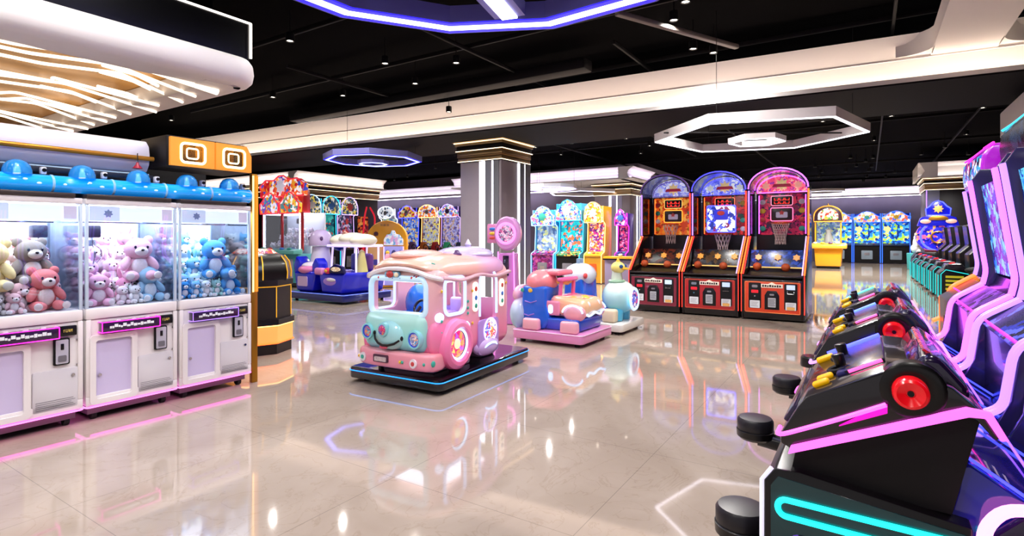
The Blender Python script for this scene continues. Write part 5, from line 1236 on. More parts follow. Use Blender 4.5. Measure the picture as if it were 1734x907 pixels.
def screen_unit(t, h, nn, art_cols, seed, head_col, off, low=None, hy=.17, hz=.09):
    low = low or nn
    q = lambda pts: [(y+off, z) for y, z in pts]
    plate = q([(.72, .02), (.72, .69), (.76, .78), (.785, 1.0), (.95, 1.125), (.97, 1.206), (.885, 1.80), (.88, 1.84), (.93, 1.92), (1.42, 1.92), (1.42, .02)])
    for s in (-1, 1):
        x0, x1 = sorted((s*h, s*(h-.035)))
        MB().prism(plate, 'x', x0, x1, bev=.006).build('side_plate', P('plate_purple', '#2a2450', .2, coat=.5), t)
        e = s*(h+.003)
        for k, dx in enumerate((0., -.045)):
            lo = round_path([(e+s*dx, y-.004, z) for y, z in q([(.66, .70), (.74, .745), (.775, 1.0), (.95, 1.118)])], .06)
            up = round_path([(e+s*dx, y-.004, z) for y, z in q([(.95, 1.118), (.968, 1.206), (.885, 1.80), (.878, 1.84)])], .05)
            if seed != 1: MB().tube(lo, .013, False, 8).build('neon_edge', low, t)
            MB().tube(up, .012, False, 8).build('neon_edge', nn, t)
        MB().tube([(e, .96+off+.05, 1.23), (e, .91+off+.05, 1.78)], .007, False, 6).build('inner_line', N_magenta, t)
    MB().prism(q([(.80, .02), (.80, .98), (1.0, 1.13), (1.02, 1.18), (1.40, 1.18), (1.40, .02)]), 'x', -h+.04, h-.04).build('lower_front', P('lower_purple', '#171334', .2, coat=.5), t)
    cd = MB().prism(q([(.79, .98), (.955, 1.11), (.965, 1.10), (.80, .965)]), 'x', -h+.05, h-.05).build('slanted_panel', art('slant_art%d' % seed, art_cols, 8, .3, seed), t)
    MB().tube([(-h+.06, .80+off, 1.0), (h-.06, .80+off, 1.0)], .006, False, 6).build('panel_line', N_magenta, cd)
    MB().prism(q([(1.01, 1.20), (.935, 1.80), (.96, 1.80), (1.04, 1.20)]), 'x', -h+.05, h-.05).build('game_screen', art('game_screen%d' % seed, ['#1a50c0', '#2a90e8', '#103080', '#60d0f0', '#5030a0', '#90b0e0', '#0c2060'], 9, .55, seed), t)
    MB().prism([(y+off+(hy if y < 1.2 else 0), z+hz) for y, z in [(.90, 1.81), (.875, 1.86), (.865, 1.95), (.875, 2.06), (.93, 2.13), (1.3, 2.13), (1.42, 2.0), (1.42, 1.81)]], 'x', -h, h, bev=.03, seg=3).build('head_box', head_col, t)
    MB().prism([(y+off+hy, z+hz) for y, z in [(.870, 1.87), (.860, 1.95), (.868, 2.05), (.88, 2.05), (.88, 1.87)]], 'x', -h+.05, h-.05).build('head_art', art('head_art%d' % seed, ['#3a70d0', '#d04a8a', '#f0e0f0', '#6a30a0', '#30b0d0', '#1a1a40'], 9, .6, seed) if seed == 4 else art('head_dark_art', ['#06060c', '#0a0a14', '#0c2030', '#08060e', '#14304a'], 6, .3), t)
    MB().tube([(-h, .88+off+hy, 2.09+hz), (-h+.01, .935+off+hy, 2.132+hz), (h-.01, .935+off+hy, 2.132+hz), (h, .88+off+hy, 2.09+hz)], .008, False, 6).build('head_light', N_magenta if seed == 4 else N_cyan, t)
cols = ['#201850', '#3a2a90', '#0c0c28', '#6a4ac0', '#14143a']
hv = P('head_violet', '#a01cb0', .2, coat=.6, em='#a010c0', es=.5)
g1 = make_console('shooting game console with glowing pink band and red wheel, cut off by the picture corner', neon('pink_band', '#ff58dc', 2.6), N_pink, cols, 1, M_black, N_blue, .15, .285)
g1.location = W(2.325, -.27); g1.rotation_euler = (0, 0, FACE_BACK)
g2 = make_console('shooting game console second along the row, red wheel and blue violet screen frame', neon('violet_band', '#d080ff', 2.6), N_violet, ['#10184a', '#2030a0', '#0c0c28', '#5060e0', '#14143a'], 2, M_black, neon('blue_rail', '#4a6aff', 3.5), .28)
g2.location = W(3.455, -.27); g2.rotation_euler = (0, 0, FACE_BACK)
g3 = make_console('third shooting game console, with aqua rail light and tall violet screen frame', neon('rose_band', '#ff9af0', 2.), neon('orchid_neon', '#d050ff', 4.5), ['#301850', '#603090', '#180c28', '#8a4ac0', '#20143a'], 3, M_black, neon('aqua_rail', '#40e0c0', 2.5), .24)
g3.location = W(4.585, -.27); g3.rotation_euler = (0, 0, FACE_BACK)
# the pink rounded edge of the first screen base
MB().tube(round_path([(.478, .52, .02), (.478, .52, .70), (.478, .56, .76), (.478, .95, .82)], .08), .016, False, 8).build('base_edge_light', neon('salmon_neon', '#ff8ad0', 3.5), g1)
MB().prism([(.54, .02), (.54, .68), (.60, .745), (.95, .80), (.95, .02)], 'x', .435, .475, bev=.01).build('base_plate', M_purp, g1)
g4 = thing('neon_cabinet', 'arcade cabinet with orange neon lower edges and a magenta head box', 'arcade machine', W(5.72, -.17), FACE_BACK)
screen_unit(g4, .475, N_violet, ['#e0a020', '#3a2408', '#8a5a10', '#201008', '#c08020'], 4, hv, 0., N_orange, 0., 0.)
for s in (-1, 1): MB().tube([(s*.478, .71, .05), (s*.478, .71, .92)], .010, False, 6).build('post_light', N_orange, g4)
MB().prism([(.715, .02), (.70, .93), (.93, 1.09), (.97, 1.0), (.97, .02)], 'x', -.44, .44, bev=.01).build('coin_front', P('coin_front_grey', '#4a4048', .3), g4)
MB().prism(rrect(.1, .6, .3, .4, .02), 'y', .695, .72).build('coin_door', M_black_satin, g4)
sl_ = MB().lathe([(0, 0), (.10, 0), (.10, .06), (.09, .09), (0, .095)], (0, -.24+.0, .28), (0, 0, 1), 22)
sd = thing('round_stool', 'low round black stool standing before the orange neon cabinet', 'stool', W(5.69, -.42), FACE_BACK)
MB().lathe([(0, .27), (.10, .27), (.104, .29), (.10, .35), (.085, .365), (0, .365)], seg=22).build('seat', M_black, sd)
MB().cyl((0, 0, .02), (0, 0, .27), .03, seg=14).build('stem', M_black_satin, sd)
MB().cyl((0, 0, 0), (0, 0, .02), .10, .08, seg=22).build('base', M_black_satin, sd)
# ================================================================== machines further back
def crown(w, h, z0):
    return [(-w/2, z0), (w/2, z0), (w/2+.03*w, z0+.45*h), (w*.36, z0+.62*h), (w*.2, z0+.9*h), (0, z0+h), (-w*.2, z0+.9*h), (-w*.36, z0+.62*h), (-w/2-.03*w, z0+.45*h)]
def arch(w, h, z0): return [(-w/2, z0), (w/2, z0)]+[(w/2*math.cos(a), z0+h*.35+h*.65*math.sin(a)) for a in [R(x) for x in range(0, 181, 15)]]
def roundtop(w, h, z0): return oval(0, z0+h/2, w/2, h/2, 24)
SHAPES = {'crown': crown, 'arch': arch, 'round': roundtop}
def arcade(label, u, n, w=.9, d=.8, h=2.5, body=None, trim=None, screen=None, marq=None, shape='crown', mh=.55, desk=None, face=FACE_NEAR, coin=M_black_satin, z_desk=.85, name='arcade_cabinet', cat='arcade machine', group=None, glassy=False, loc=None, door=None):
    t = thing(name, label, cat, loc if loc is not None else W(u, n), face, group)
    hw = w/2; zt = h-mh
    prof = [(.0, .03), (.0, z_desk), (.02, z_desk+.05), (.24, z_desk+.13), (.30, zt-.04), (.14, zt+.03), (.12, h-.12), (d, h-.12), (d, .03)]
    for s in (-1, 1):
        a, b = sorted((s*hw, s*(hw-.035)))
        MB().prism(prof, 'x', a, b, bev=.006).build('side_panel', body, t)
        if trim: MB().tube(round_path([(s*(hw+.0), y-.006, z) for y, z in prof[:7]], .05), .012, False, 6).build('neon_trim', trim, t)
    MB().prism([(.02, .03), (.02, z_desk), (.25, z_desk+.10), (.25, .03)], 'x', -hw+.03, hw-.03).build('lower_front', coin, t)
    cd = MB().prism(rrect(0, z_desk*.47, w*.42, z_desk*.5, .03), 'y', .0, .03, bev=.004).build('coin_door', door or M_grey, t)
    MB().prism(rrect(0, z_desk*.52, w*.2, z_desk*.14, .02), 'y', -.006, .01).build('coin_plate', M_steel, cd)
    MB().prism([(-.03, z_desk-.02), (-.03, z_desk+.03), (.24, z_desk+.14), (.24, z_desk+.05)], 'x', -hw+.02, hw-.02, bev=.01).build('control_desk', desk or M_black, t)
    for k in range(3): MB().ell((-hw*.5+hw*.5*k, .08, z_desk+.085), (.05, .04, .03), seg=10, rings=6).build('button', M_charm[(k+len(label)) % 6], t)
    sc_ = MB().prism([(.30, z_desk+.12), (.36, zt-.02), (.40, zt-.02), (.34, z_desk+.12)], 'x', -hw+.04, hw-.04).build('game_screen', screen, t)
    MB().prism([(.34, .03), (.40, zt), (d-.01, zt), (d-.01, .03)], 'x', -hw+.034, hw-.034).build('rear_case', body, t)
    mq = MB().prism(SHAPES[shape](w*.98, mh, zt), 'y', .02, .14, bev=.012).build('marquee', marq, t)
    MB().tube([(x, .012, z) for x, z in SHAPES[shape](w*.98, mh, zt)], .014, True, 6).build('marquee_edge', trim or M_chrome, mq)
    MB().prism(star(7, mh*.26, mh*.16, 0, zt+mh*.45), 'y', -.015, .02, bev=.006).build('marquee_crest', M_charm[(len(label)) % 6], mq)
    MB().span(-hw+.03, hw-.03, .14, d, zt-.0, h-.12, 0, .01).build('top_case', body, t)
    return t
A_teal = art('teal_game', ['#18a8b0', '#30d0c8', '#0c6a90', '#f0a0b8', '#20b8c8', '#d86a40', '#127a98'], 7, .85, 1)
A_grey = art('pale_game', ['#6a90b8', '#8aa8c8', '#4a6a9a', '#b0c8d8', '#7a8ab0', '#d0e090'], 6, .65, 2)
A_marb = art('blue_marquee', ['#5a90f0', '#f0f4ff', '#e05a80', '#3a60d0', '#f8d060', '#7ac0f0', '#2a3a90'], 8, .8, 3)
A_marg = art('gold_marquee', ['#f8c030', '#ffe8a0', '#f09020', '#ffffff', '#e05a30', '#f0b030'], 8, .7, 4)
A_purp = art('purple_desk', ['#5a1a60', '#8a2a80', '#3a1048', '#b0508a', '#701c50'], 7, .35, 5)
A_gold = art('candy_game', ['#7030a0', '#f0a040', '#f8d8c0', '#c03a90', '#4a2080', '#f06a30', '#ffffff'], 10, .6, 6)
M_aqua = P('aqua_body', '#3f9ad0', .3, coat=.4)
M_goldp = P('gold_yellow_body', '#d9a11e', .3, coat=.4)
M_purpb = P('purple_body', '#4a2a8a', .3, coat=.4)
M_cobalt = P('cobalt_body', '#1440b8', .3, coat=.4)
def xy(px, D): return ((px-867)/933*D, D, 0)
arcade('pale blue arcade cabinet with purple base and icy spire beside the stone column', 15.4, -8.80, .82, .8, 2.42, M_aqua, N_ice, A_grey, A_marb, 'crown', .62, A_purp, coin=A_purp)
arcade('turquoise fishing arcade cabinet with curved blue edge, next to the golden tower', 15.4, -7.9, .84, .9, 2.6, M_aqua, N_cyan, A_teal, A_marb, 'crown', .66, art('green_desk', ['#3a8a50', '#d05a30', '#2a6a40', '#f0b040', '#101820'], 9, .3))
arcade('tall narrow golden arcade tower with arched top near the grey column', 15.5, -7.08, .58, .8, 2.5, M_goldp, N_amber, A_gold, A_marg, 'arch', .62, M_goldp, coin=M_goldp, door=M_orange)
arcade('narrow magenta and violet cabinet half hidden by the golden tower', 16.4, -6.55, .36, .7, 2.3, M_purpb, N_magenta, art('magenta_game', ['#a01a70', '#5a2090', '#e04a90', '#301050', '#f0a0d0'], 10, .6), art('magenta_marq', ['#e04a90', '#6a3ad0', '#f8d0e8', '#301060'], 8, .7), 'crown', .5, M_purpb)
# counter before the second column
t = thing('ticket_counter', 'yellow topped counter with lilac front beneath the grey column', 'counter', W(15.1, -6.1), FACE_NEAR)
MB().span(-.42, .42, .02, .6, .0, .80, 0, .01).build('counter_body', P('counter_lilac', '#9a8fb0', .35), t)
MB().span(-.44, .44, -.06, .66, .80, .86, 0, .01).build('counter_top', M_yellow, t)
MB().span(-.44, .44, -.06, .0, .76, .80).build('dark_rail', M_black, t)
MB().ell((0, .2, .90), (.06, .06, .05), seg=12, rings=8).build('bell', M_white_gloss, t)
# pink score tower behind the bus
t = thing('punch_tower', 'pink tower with a round neon ringed head between the bus and the stone column', 'arcade machine', (-.10, 9.05, 0), R(-15))
t.scale = (1, 1, 1.07)
MB().prism([(-.16, .0), (.18, .0), (.15, .55), (.13, 1.1), (-.13, 1.1), (-.15, .55)], 'y', 0, .34, bev=.03).build('tower_body', P('orchid_body', '#c87ac8', .25, coat=.5), t)
MB().prism([(-.05, .75), (.05, .75), (.05, 1.06), (-.05, 1.06)], 'y', -.012, .01, bev=.005).build('dark_slot', M_purp, t)
hd = MB().lathe([(0, .0), (.19, .0), (.21, .03), (.21, .25), (.19, .28), (0, .28)], (0, .28, 1.40), (0, -1, 0), 28)
for v in hd.v: v.z = 1.40+(v.z-1.40)*1.25
hd.build('round_head', P('orchid_head', '#d89ad8', .25, coat=.5), t)
MB().ring((0, -.005, 1.40), .15, .022, (0, 1, 0), 30, 8, sq=(1, 1)).build('neon_ring', N_pink, t)
r_ = MB().lathe([(0, .012), (.13, .0)], (0, .0, 1.40), (0, -1, 0), 26); r_.build('gem_window', art('gem_art', ['#b04a80', '#d8c0d8', '#603a70', '#f0a0c0', '#8aa0b0'], 14, .5), t)
MB().tube([(.17, -.005, .05), (.145, -.005, .55), (.13, -.005, 1.12)], .012, False, 6).build('edge_light', N_pink, t)
MB().tube([(-.17, -.005, .05), (-.145, -.005, .55), (-.13, -.005, 1.12)], .012, False, 6).build('edge_light', N_pink, t)
sb_ = MB().prism([(-.10, .0), (.10, .0), (.10, .30), (-.10, .30)], 'y', .04, .24, bev=.02); 
for v in sb_.v: v.x -= .24; v.z += 1.25
sb_.build('side_lamp', P('side_lamp_pink', '#e08ac0', .25, coat=.5), t)
for k in range(3): MB().ell((-.24, .035, 1.33+.07*k), (.06, .012, .025), seg=10, rings=6).build('lamp_lens', [M_charm[3], M_charm[4], M_charm[5]][k], t)

# ---- red twin claw machine at the left, white toys inside
t = thing('twin_claw_machine', 'tall red twin claw cabinet with turquoise base and two decorated marquees', 'claw machine', W(9.8, -14.45), FACE_NEAR)
M_redp = P('crimson_body', '#b81a2a', .3, coat=.4)
MB().span(-.95, .95, .02, 1.0, .04, .12).build('plinth', M_black, t)
MB().span(-.92, .92, 0, 1.0, .12, .95, 0, .02).build('base', P('turquoise_base', '#58b4bc', .3, coat=.3), t)
for s in (-1, 1):
    MB().prism(rrect(s*.44, .5, .5, .6, .03), 'y', -.014, .01).build('service_door', P('door_lilac', '#c0b4d0', .35), t)
    MB().prism(rrect(s*.36, .55, .14, .3, .02), 'y', -.026, -.01).build('coin_panel', M_grey, t)
MB().prism([(-.2, .95), (-.2, 1.05), (.1, 1.1), (.1, .95)], 'x', -.98, .98, bev=.015).build('control_desk', P('desk_aqua', '#6ac0b8', .3, coat=.3), t)
for k, x in enumerate((-.65, -.3, .25, .6)): MB().ell((x, -.06, 1.09), (.09, .06, .04), seg=12, rings=8).build('button', M_charm[(k*2+1) % 6], t)
for x in (-.93, 0, .93): MB().span(x-.04, x+.04, .1, .16, 1.05, 2.15, 0, .012).build('red_post', M_redp, t)
MB().span(-.9, .9, .92, .96, 1.0, 2.15).build('case_back', M_case, t)
MB().span(-.9, .9, .2, .9, 2.09, 2.12).build('case_light', neon('twin_light', '#f4f0ff', 3.5), t)
for s in (-1, 1):
    MB().span(s*.08, s*.9, .115, .122, 1.08, 2.12).build('glass_pane', M_smoke, t)
    MB().tube([(s*.86, .10, 1.1), (s*.86, .10, 2.1)], .016, False, 6).build('light_tube', N_cool, t)
    m = MB().prism(crown(.86, .62, 2.12) if True else [], 'y', .02, .14, bev=.015)
    for v in m.v: v.x += s*.47
    m.build('bay_marquee', art('bay_marq%d' % s, ['#6a58c0', '#f0e8ff', '#f0a030', '#3a9ab0', '#e04a50', '#ffffff'] if s < 0 else ['#e8622a', '#f0c040', '#3a8a90', '#ffffff', '#b82a30'], 6, .7, s+2), t)
    m = MB().tube([(x+s*.47, .01, z) for x, z in crown(.86, .62, 2.12)], .02, True, 6); m.build('marquee_edge', P('edge_red_lit', '#d83040', .3, em='#ff3048', es=.7), t)
    g_ = MB().box((s*.40, .45, 1.9), (.16, .16, .16), 0, .02).build('claw_motor', M_navy, t)
    MB().cyl((s*.40, .45, 1.84), (s*.40, .45, 1.62), .015, seg=8).build('claw_cable', M_chrome, g_)
MB().prism([(-1.0, 2.62), (1.0, 2.62), (1.05, 2.95), (.75, 3.12), (.35, 3.10), (.12, 3.22), (-.12, 3.22), (-.35, 3.10), (-.75, 3.12), (-1.05, 2.95)], 'y', .1, .26, bev=.02).build('top_sign', art('twin_sign', ['#d83a28', '#f06a2a', '#ffe8d0', '#3a50c0', '#f0a030', '#ffffff', '#c01a2a'], 5, .65, 8), t)
MB().tube([(x, .09, z) for x, z in [(-1.0, 2.62), (1.0, 2.62), (1.05, 2.95), (.75, 3.12), (.35, 3.10), (.12, 3.22), (-.12, 3.22), (-.35, 3.10), (-.75, 3.12), (-1.05, 2.95)]], .022, True, 6).build('sign_edge', P('edge_red_lit', '#d83040'), t)
MB().prism(star(8, .24, .15, 0, 2.92), 'y', .05, .1, bev=.01).build('sign_crest', P('crest_white', '#f0e8f4', .3, em='#f0e8ff', es=.4), t)
MB().span(-.8, .8, .26, .5, 2.12, 2.8, 0, .02).build('top_case', M_redp, t)
MB().span(-.88, .88, .45, .92, .95, 1.17).build('toy_step', M_case, t)
MB().span(-.88, .88, .66, .92, 1.17, 1.39).build('toy_step', M_case, t)
bpy.context.view_layer.update()
rs = random.Random(5)
for k in range(14):
    x = -.74+.113*k; y = (.33, .56, .77)[k % 3]
    plush(('bear', 'cat')[k % 2], ['#efeaf2', '#e4dcec', '#f6f2f6', '#d8cce0'][k % 4], '#ffffff', t.matrix_world @ Vector((x, y, .953+.22*(k % 3))), FACE_NEAR+rs.uniform(-.5, .5), 'white plush toy inside the red twin claw cabinet', 'plush_toy', 1.25, 0, 'toys in the red twin claw cabinet')

# ---- dark hoop machines behind, before the dark wall
M_dk = P('ink_body', '#10141c', .3, coat=.3)
for k, (px, col, sc2, lb) in enumerate(((528, N_ice, ['#203a40', '#3a6a60', '#c0d8e0', '#182830', '#d8c040'], 'dark basketball cabinet with round yellow badges, beside the red twin claw'),
        (556, N_cyan, ['#1a7a80', '#28a098', '#0e4a60', '#c04a40', '#40c0b0'], 'dark basketball cabinet with teal backboard and bright pole, in the middle of three'),
        (590, N_lilac, ['#4a3060', '#8a5a90', '#283a50', '#c0b0d0', '#b03a3a'], 'dark basketball cabinet with pale violet panel, nearest the red frame'))):
    arcade(lb, 13.55+.92*k, -17.85, .84, .9, 3.05, M_dk, col, art('hoop_game%d' % k, sc2, 5, .5, k), art('hoop_marq%d' % k, ['#20303a', '#d8c050', '#30485a', '#e8e0d0', '#506a80'], 7, .6, k+4), 'arch', .72, M_dk, z_desk=.9, face=FACE_AISLE, name='hoop_cabinet', group='dark hoop cabinets by the dark wall')
t = thing('red_frame_game', 'red tubular framed game standing at the end of the dark hoop cabinets', 'arcade machine', W(16.5, -17.9), FACE_AISLE)
for x in (-.3, .3):
    MB().tube(round_path([(x, 0, 0), (x, .1, 1.3), (x, .0, 2.3), (x*.3, .1, 2.7)], .2), .035, False, 8).build('red_tube', P('lit_red_tube', '#d02030', .3, em='#ff2038', es=.5), t)
MB().tube([(-.3, .05, 1.2), (.3, .05, 1.8)], .03, False, 8).build('red_brace', M_red, t)
MB().tube([(.3, .05, 1.2), (-.3, .05, 1.8)], .03, False, 8).build('red_brace', M_red, t)
MB().span(-.34, .34, .15, .7, 0, 1.05, 0, .03).build('base', M_red, t)
MB().span(-.28, .28, .4, .45, 1.05, 2.3).build('screen_panel', art('frame_art', ['#8a1a2a', '#d8622a', '#401018', '#e0a050', '#601a40'], 5, .4), t)
# ---- yellow arched toy house
t = thing('arched_capsule_house', 'bright yellow arched prize cabinet with a pale robot-like panel, beyond the blue ride', 'arcade machine', xy(655, 15.6), R(8))
out = [(-.56, 0), (.56, 0), (.56, 1.3)]+[(.56*math.cos(a), 1.38+.52*math.sin(a)) for a in [R(x) for x in range(10, 171, 10)]]+[(-.56, 1.3)]
MB().prism(out, 'y', 0, .8, bev=.04).build('arched_shell', P('sunny_shell', '#f0a818', .3, coat=.4), t)
MB().prism([(-.50, .06), (-.12, .06), (-.12, 1.22), (-.50, 1.22)], 'y', -.02, .02, bev=.01).build('door_panel', P('peach_panel', '#f0b878', .35), t)
MB().prism(rrect(-.31, .72, .12, .16, .03), 'y', -.03, -.01).build('door_window', P('window_indigo', '#4a48a0', .3), t)
MB().prism(rrect(.19, .62, .56, 1.1, .03), 'y', -.03, .02, bev=.01).build('shelf_case', P('case_lilac', '#a8a8e0', .3, em='#a8a0ff', es=.35), t)
for z in (.35, .78): MB().span(-.07, .45, -.06, .0, z, z+.03).build('shelf_edge', N_lilac, t)
for x in (-.08, .46): MB().tube([(x, -.035, .08), (x, -.035, 1.16)], .014, False, 6).build('case_light', N_lilac, t)
MB().prism([(-.08, 1.2), (.46, 1.2), (.46, 1.36), (.36, 1.5), (.26, 1.52), (.22, 1.62), (.14, 1.62), (.10, 1.52), (.0, 1.5), (-.08, 1.36)], 'y', -.05, .02, bev=.012).build('head_plate', art('robot_plate', ['#a8d0f0', '#e8f0fa', '#7ab0e0', '#e0b0d8', '#ffffff'], 7, .4), t)
MB().prism(star(8, .08, .05, -.30, 1.52), 'y', -.015, .01).build('dark_badge', P('badge_maroon', '#4a1a2a', .4), t)
for k in range(3): MB().span(-.18+.09*k, -.12+.09*k, -.012, .005, 1.74, 1.80).build('letter_block', P('letter_tan', '#b8863a', .4), t)
bpy.context.view_layer.update()
for k, (x, z, c) in enumerate(((.02, .81, '#6a68b0'), (.2, .81, '#4a4a90'), (.38, .81, '#8a86c8'), (.02, .38, '#5a6ab8'), (.2, .38, '#7a9ac0'), (.38, .38, '#e8a850'))):
    o = MB().ell((0, 0, .13), (.075, .05, .13), seg=12, rings=8).build('capsule_toy', P('capsule_'+c.strip('#'), c, .35))
    tag(o, ['indigo capsule toy on the upper shelf of the yellow arched cabinet, next to its door', 'dark round capsule toy in the middle of the yellow cabinet upper shelf', 'pale violet capsule toy at the outer end of the yellow cabinet upper shelf', 'blue capsule toy on the lower shelf next to the cabinet door', 'grey blue capsule toy in the middle of the yellow cabinet lower shelf', 'orange capsule toy on the lower shelf of the yellow arched cabinet'][k], 'toy')
    o.location = t.matrix_world @ Vector((x, -.085, z)); o.scale = (1, .5, 1)

# ---- row of claw-like cabinets before the lilac wall
row = [(652, -21.1, ['#f4f4fa', '#c8d0e0', '#303848', '#ffffff', '#8ab0d0'], P('pearl_body', '#d0ccd8', .3), N_cool, A_grey, 'cabinet with a white round head behind the yellow arched house', 'round'),
       (690, -19.6, ['#f0c838', '#d8a020', '#c0303a', '#e8d890', '#20285a'], M_navy, N_blue, art('navy_game', ['#3a70d0', '#6a90e0', '#b0c8f0', '#2a40a0', '#e8c070'], 6, .7, 3), 'navy arcade cabinet with a heaped golden top', 'crown'),
       (722, -18.25, ['#e8622a', '#f0f0f0', '#3a50c0', '#f0a030', '#ffffff'], P('warm_body', '#c87a30', .3), N_amber, art('warm_game', ['#c8c0a0', '#90a0c0', '#e0d060', '#604a70', '#b0b8d8'], 7, .7, 5), 'arcade cabinet with yellow framed pale screen and rounded orange top', 'arch'),
       (757, -16.95, ['#e8e0ff', '#50b080', '#e06a40', '#6a70e0', '#ffffff'], M_purpb, N_lilac, art('violet_game', ['#a0a0d8', '#8080c0', '#c0b0d0', '#605090', '#b89a80'], 7, .7, 6), 'violet lit arcade cabinet with a pale busy top, partly behind the stone column', 'crown')]
for px, D, mc, bd2, tr, scn, lb, sh_ in row:
    arcade(lb, 20.5, D, 1.15, .8, 3.0, bd2, tr, scn, art('row_marq%d' % px, mc, 6, .75, px*.1), sh_, .62, M_black)
seats = [(-18.6, '#2a2a50'), (-17.9, '#7a5a90'), (-17.2, '#c06a30'), (-16.5, '#a02a2a'), (-15.8, '#2aa070'), (-15.1, '#1a2a40')]
for k, (px, c) in enumerate(seats):
    t = thing('racing_seat', ['navy racing seat next to the yellow arched cabinet', 'mauve racing seat before the navy cabinet', 'orange backed racing seat before the yellow framed screen', 'dark red racing seat in the middle of the far seat row', 'green ringed racing seat near the stone column', 'nearly black racing seat beside the stone column edge'][k], 'seat', W(18.6, px), FACE_NEAR)
    m_ = P('racing_'+c.strip('#'), c, .35, coat=.3)
    MB().box((0, .25, .55), (.42, .45, .16), 0, .05, 3).build('seat_pad', m_, t)
    MB().prism([(-.2, .5), (.2, .5), (.24, .9), (.14, 1.2), (-.14, 1.2), (-.24, .9)], 'y', .45, .58, bev=.04, seg=3).build('backrest', m_, t)
    MB().span(-.2, .2, .1, .5, 0, .48, 0, .02).build('pedestal', M_black, t)
    MB().ring((0, -.1, .95), .14, .02, (0, 1, .4), 18, 6).build('steering_wheel', M_black, t)
    MB().tube([(0, -.1, .95), (0, -.3, .5), (0, -.3, .0)], .03, False, 8).build('wheel_stand', M_black, t)

# ---- far end: blue cabinets, yellow claw, blue tower, low consoles
A_sea = art('sea_game', ['#1a50c0', '#2a80d8', '#0c3080', '#a8e040', '#3a9ae0', '#f0e080', '#103a90', '#50b0e8'], 4.5, .9, 2)
for k, (n, lb) in enumerate(((-1.35, 'blue lit fishing cabinet half hidden behind the yellow claw machine'), (-.05, 'blue lit fishing cabinet in the middle of the far three'), (1.25, 'blue lit fishing cabinet beside the brown column at the hall end'))):
    arcade(lb, 35.6, n, 1.22, .9, 2.8, M_cobalt, neon('deep_blue_neon', '#2a60ff', 4.), A_sea, art('far_marq', ['#f0e8f8', '#f0b060', '#7aa0f0', '#ffffff', '#e06a50', '#3a6ae0'], 4, .8), 'crown', .58, P('desk_ink', '#0c1a40', .3), z_desk=.95, door=P('door_pale', '#8a9aa8', .4), group='blue cabinets along the far wall')
t = thing('gold_claw_machine', 'yellow claw machine with rounded dark top standing before the far blue cabinets', 'claw machine', xy(1402, 24.8), FACE_NEAR)
MB().prism([(-.5, .1), (.5, .1), (.56, .95), (-.56, .95)], 'y', 0, 1.0, bev=.05).build('base', P('amber_base', '#f0a81c', .3, coat=.3), t)
MB().span(-.45, .45, .05, .95, 0, .1).build('plinth', M_black, t)
MB().prism([(-.25, .9), (-.25, 1.08), (.1, 1.16), (.1, .9)], 'x', -.74, .74, bev=.05, seg=3).build('control_desk', P('amber_desk', '#f2b83a', .3, coat=.3), t)
for k, x in enumerate((-.5, -.2, .1, .4)): MB().ell((x, -.1, 1.15), (.09, .07, .05), seg=10, rings=6).build('button', M_charm[(k*2+2) % 6], t)
for x in (-.5, .5): MB().span(x-.03, x+.03, .05, .12, 1.1, 2.15, 0, .01).build('post', P('amber_base', '#f0a81c'), t)
MB().span(-.5, .5, .9, .95, 1.1, 2.15).build('case_back', A_grey, t)
MB().span(-.48, .48, .08, .085, 1.1, 2.1).build('glass_pane', M_smoke, t)
MB().lathe([(.2, 0), (.16, .3), (.10, .5), (.14, .62), (0, .7)], (0, .5, 1.12), (0, 0, 1), 16).build('prize_bell', P('bell_cream', '#e8e0c8', .3), t)
MB().prism(arch(1.12, .7, 2.12), 'y', 0, .9, bev=.03).build('rounded_top', P('top_umber', '#3a2430', .3, coat=.3), t)
MB().prism(arch(.8, .5, 2.2), 'y', -.03, .02, bev=.01).build('top_art', art('claw_top_art', ['#e8e0c0', '#5a8a40', '#d8a040', '#ffffff', '#a03a30'], 6, .6), t)
MB().tube([(x, -.01, z) for x, z in arch(1.12, .7, 2.12)], .025, True, 6).build('top_edge', P('edge_amber', '#f0a040', .3, em='#ffa030', es=.6), t)
MB().lathe([(0, 0), (.05, 0), (.03, .1), (0, .16)], (0, .2, 2.8), (0, 0, 1), 10).build('finial', M_gold, t)

t = thing('blue_tower_game', 'tall glowing blue tower game with stacked gilded tiers before the brown column', 'arcade machine', xy(1590, 19.2), FACE_NEAR)
M_dblue = P('tower_blue', '#1218a0', .25, coat=.5, em='#1010d0', es=.35)
MB().prism([(-.75, .0), (.75, .0), (.75, .7), (.62, .9), (-.62, .9), (-.75, .7)], 'y', 0, .9, bev=.03).build('base', M_black, t)
MB().prism(oval(0, 1.45, .64, .58, 28), 'y', .3, .6, bev=.03).build('wheel_disc', art('tower_wheel', ['#1c1ca8', '#2a2ae0', '#101070', '#c05a70', '#e0a050', '#1818c8', '#3030f0'], 6, .7), t)
MB().ring((0, .28, 1.45), .50, .035, (0, 1, 0), 30, 8).build('wheel_ring', N_blue, t)
MB().ring((0, .27, 1.42), .20, .03, (0, 1, 0), 24, 8).build('gilded_ring', M_gold, t)
MB().prism([(-.60, 1.82), (.60, 1.82), (.50, 2.12), (.25, 2.2), (-.25, 2.2), (-.50, 2.12)], 'y', .22, .62, bev=.03).build('middle_tier', M_dblue, t)
for s in (-1, 1): MB().ell((s*.36, .2, 1.98), (.16, .04, .08), seg=14, rings=8).build('gilded_scroll', P('scroll_lit', '#e8b0a0', .3, .3, em='#ffb0a0', es=.5), t)
MB().prism(arch(.55, .16, 2.02), 'y', .18, .22, bev=.005).build('gilded_arch', M_gold, t)
MB().prism(crown(.66, .5, 2.2), 'y', .25, .6, bev=.02).build('crown_tier', M_dblue, t)
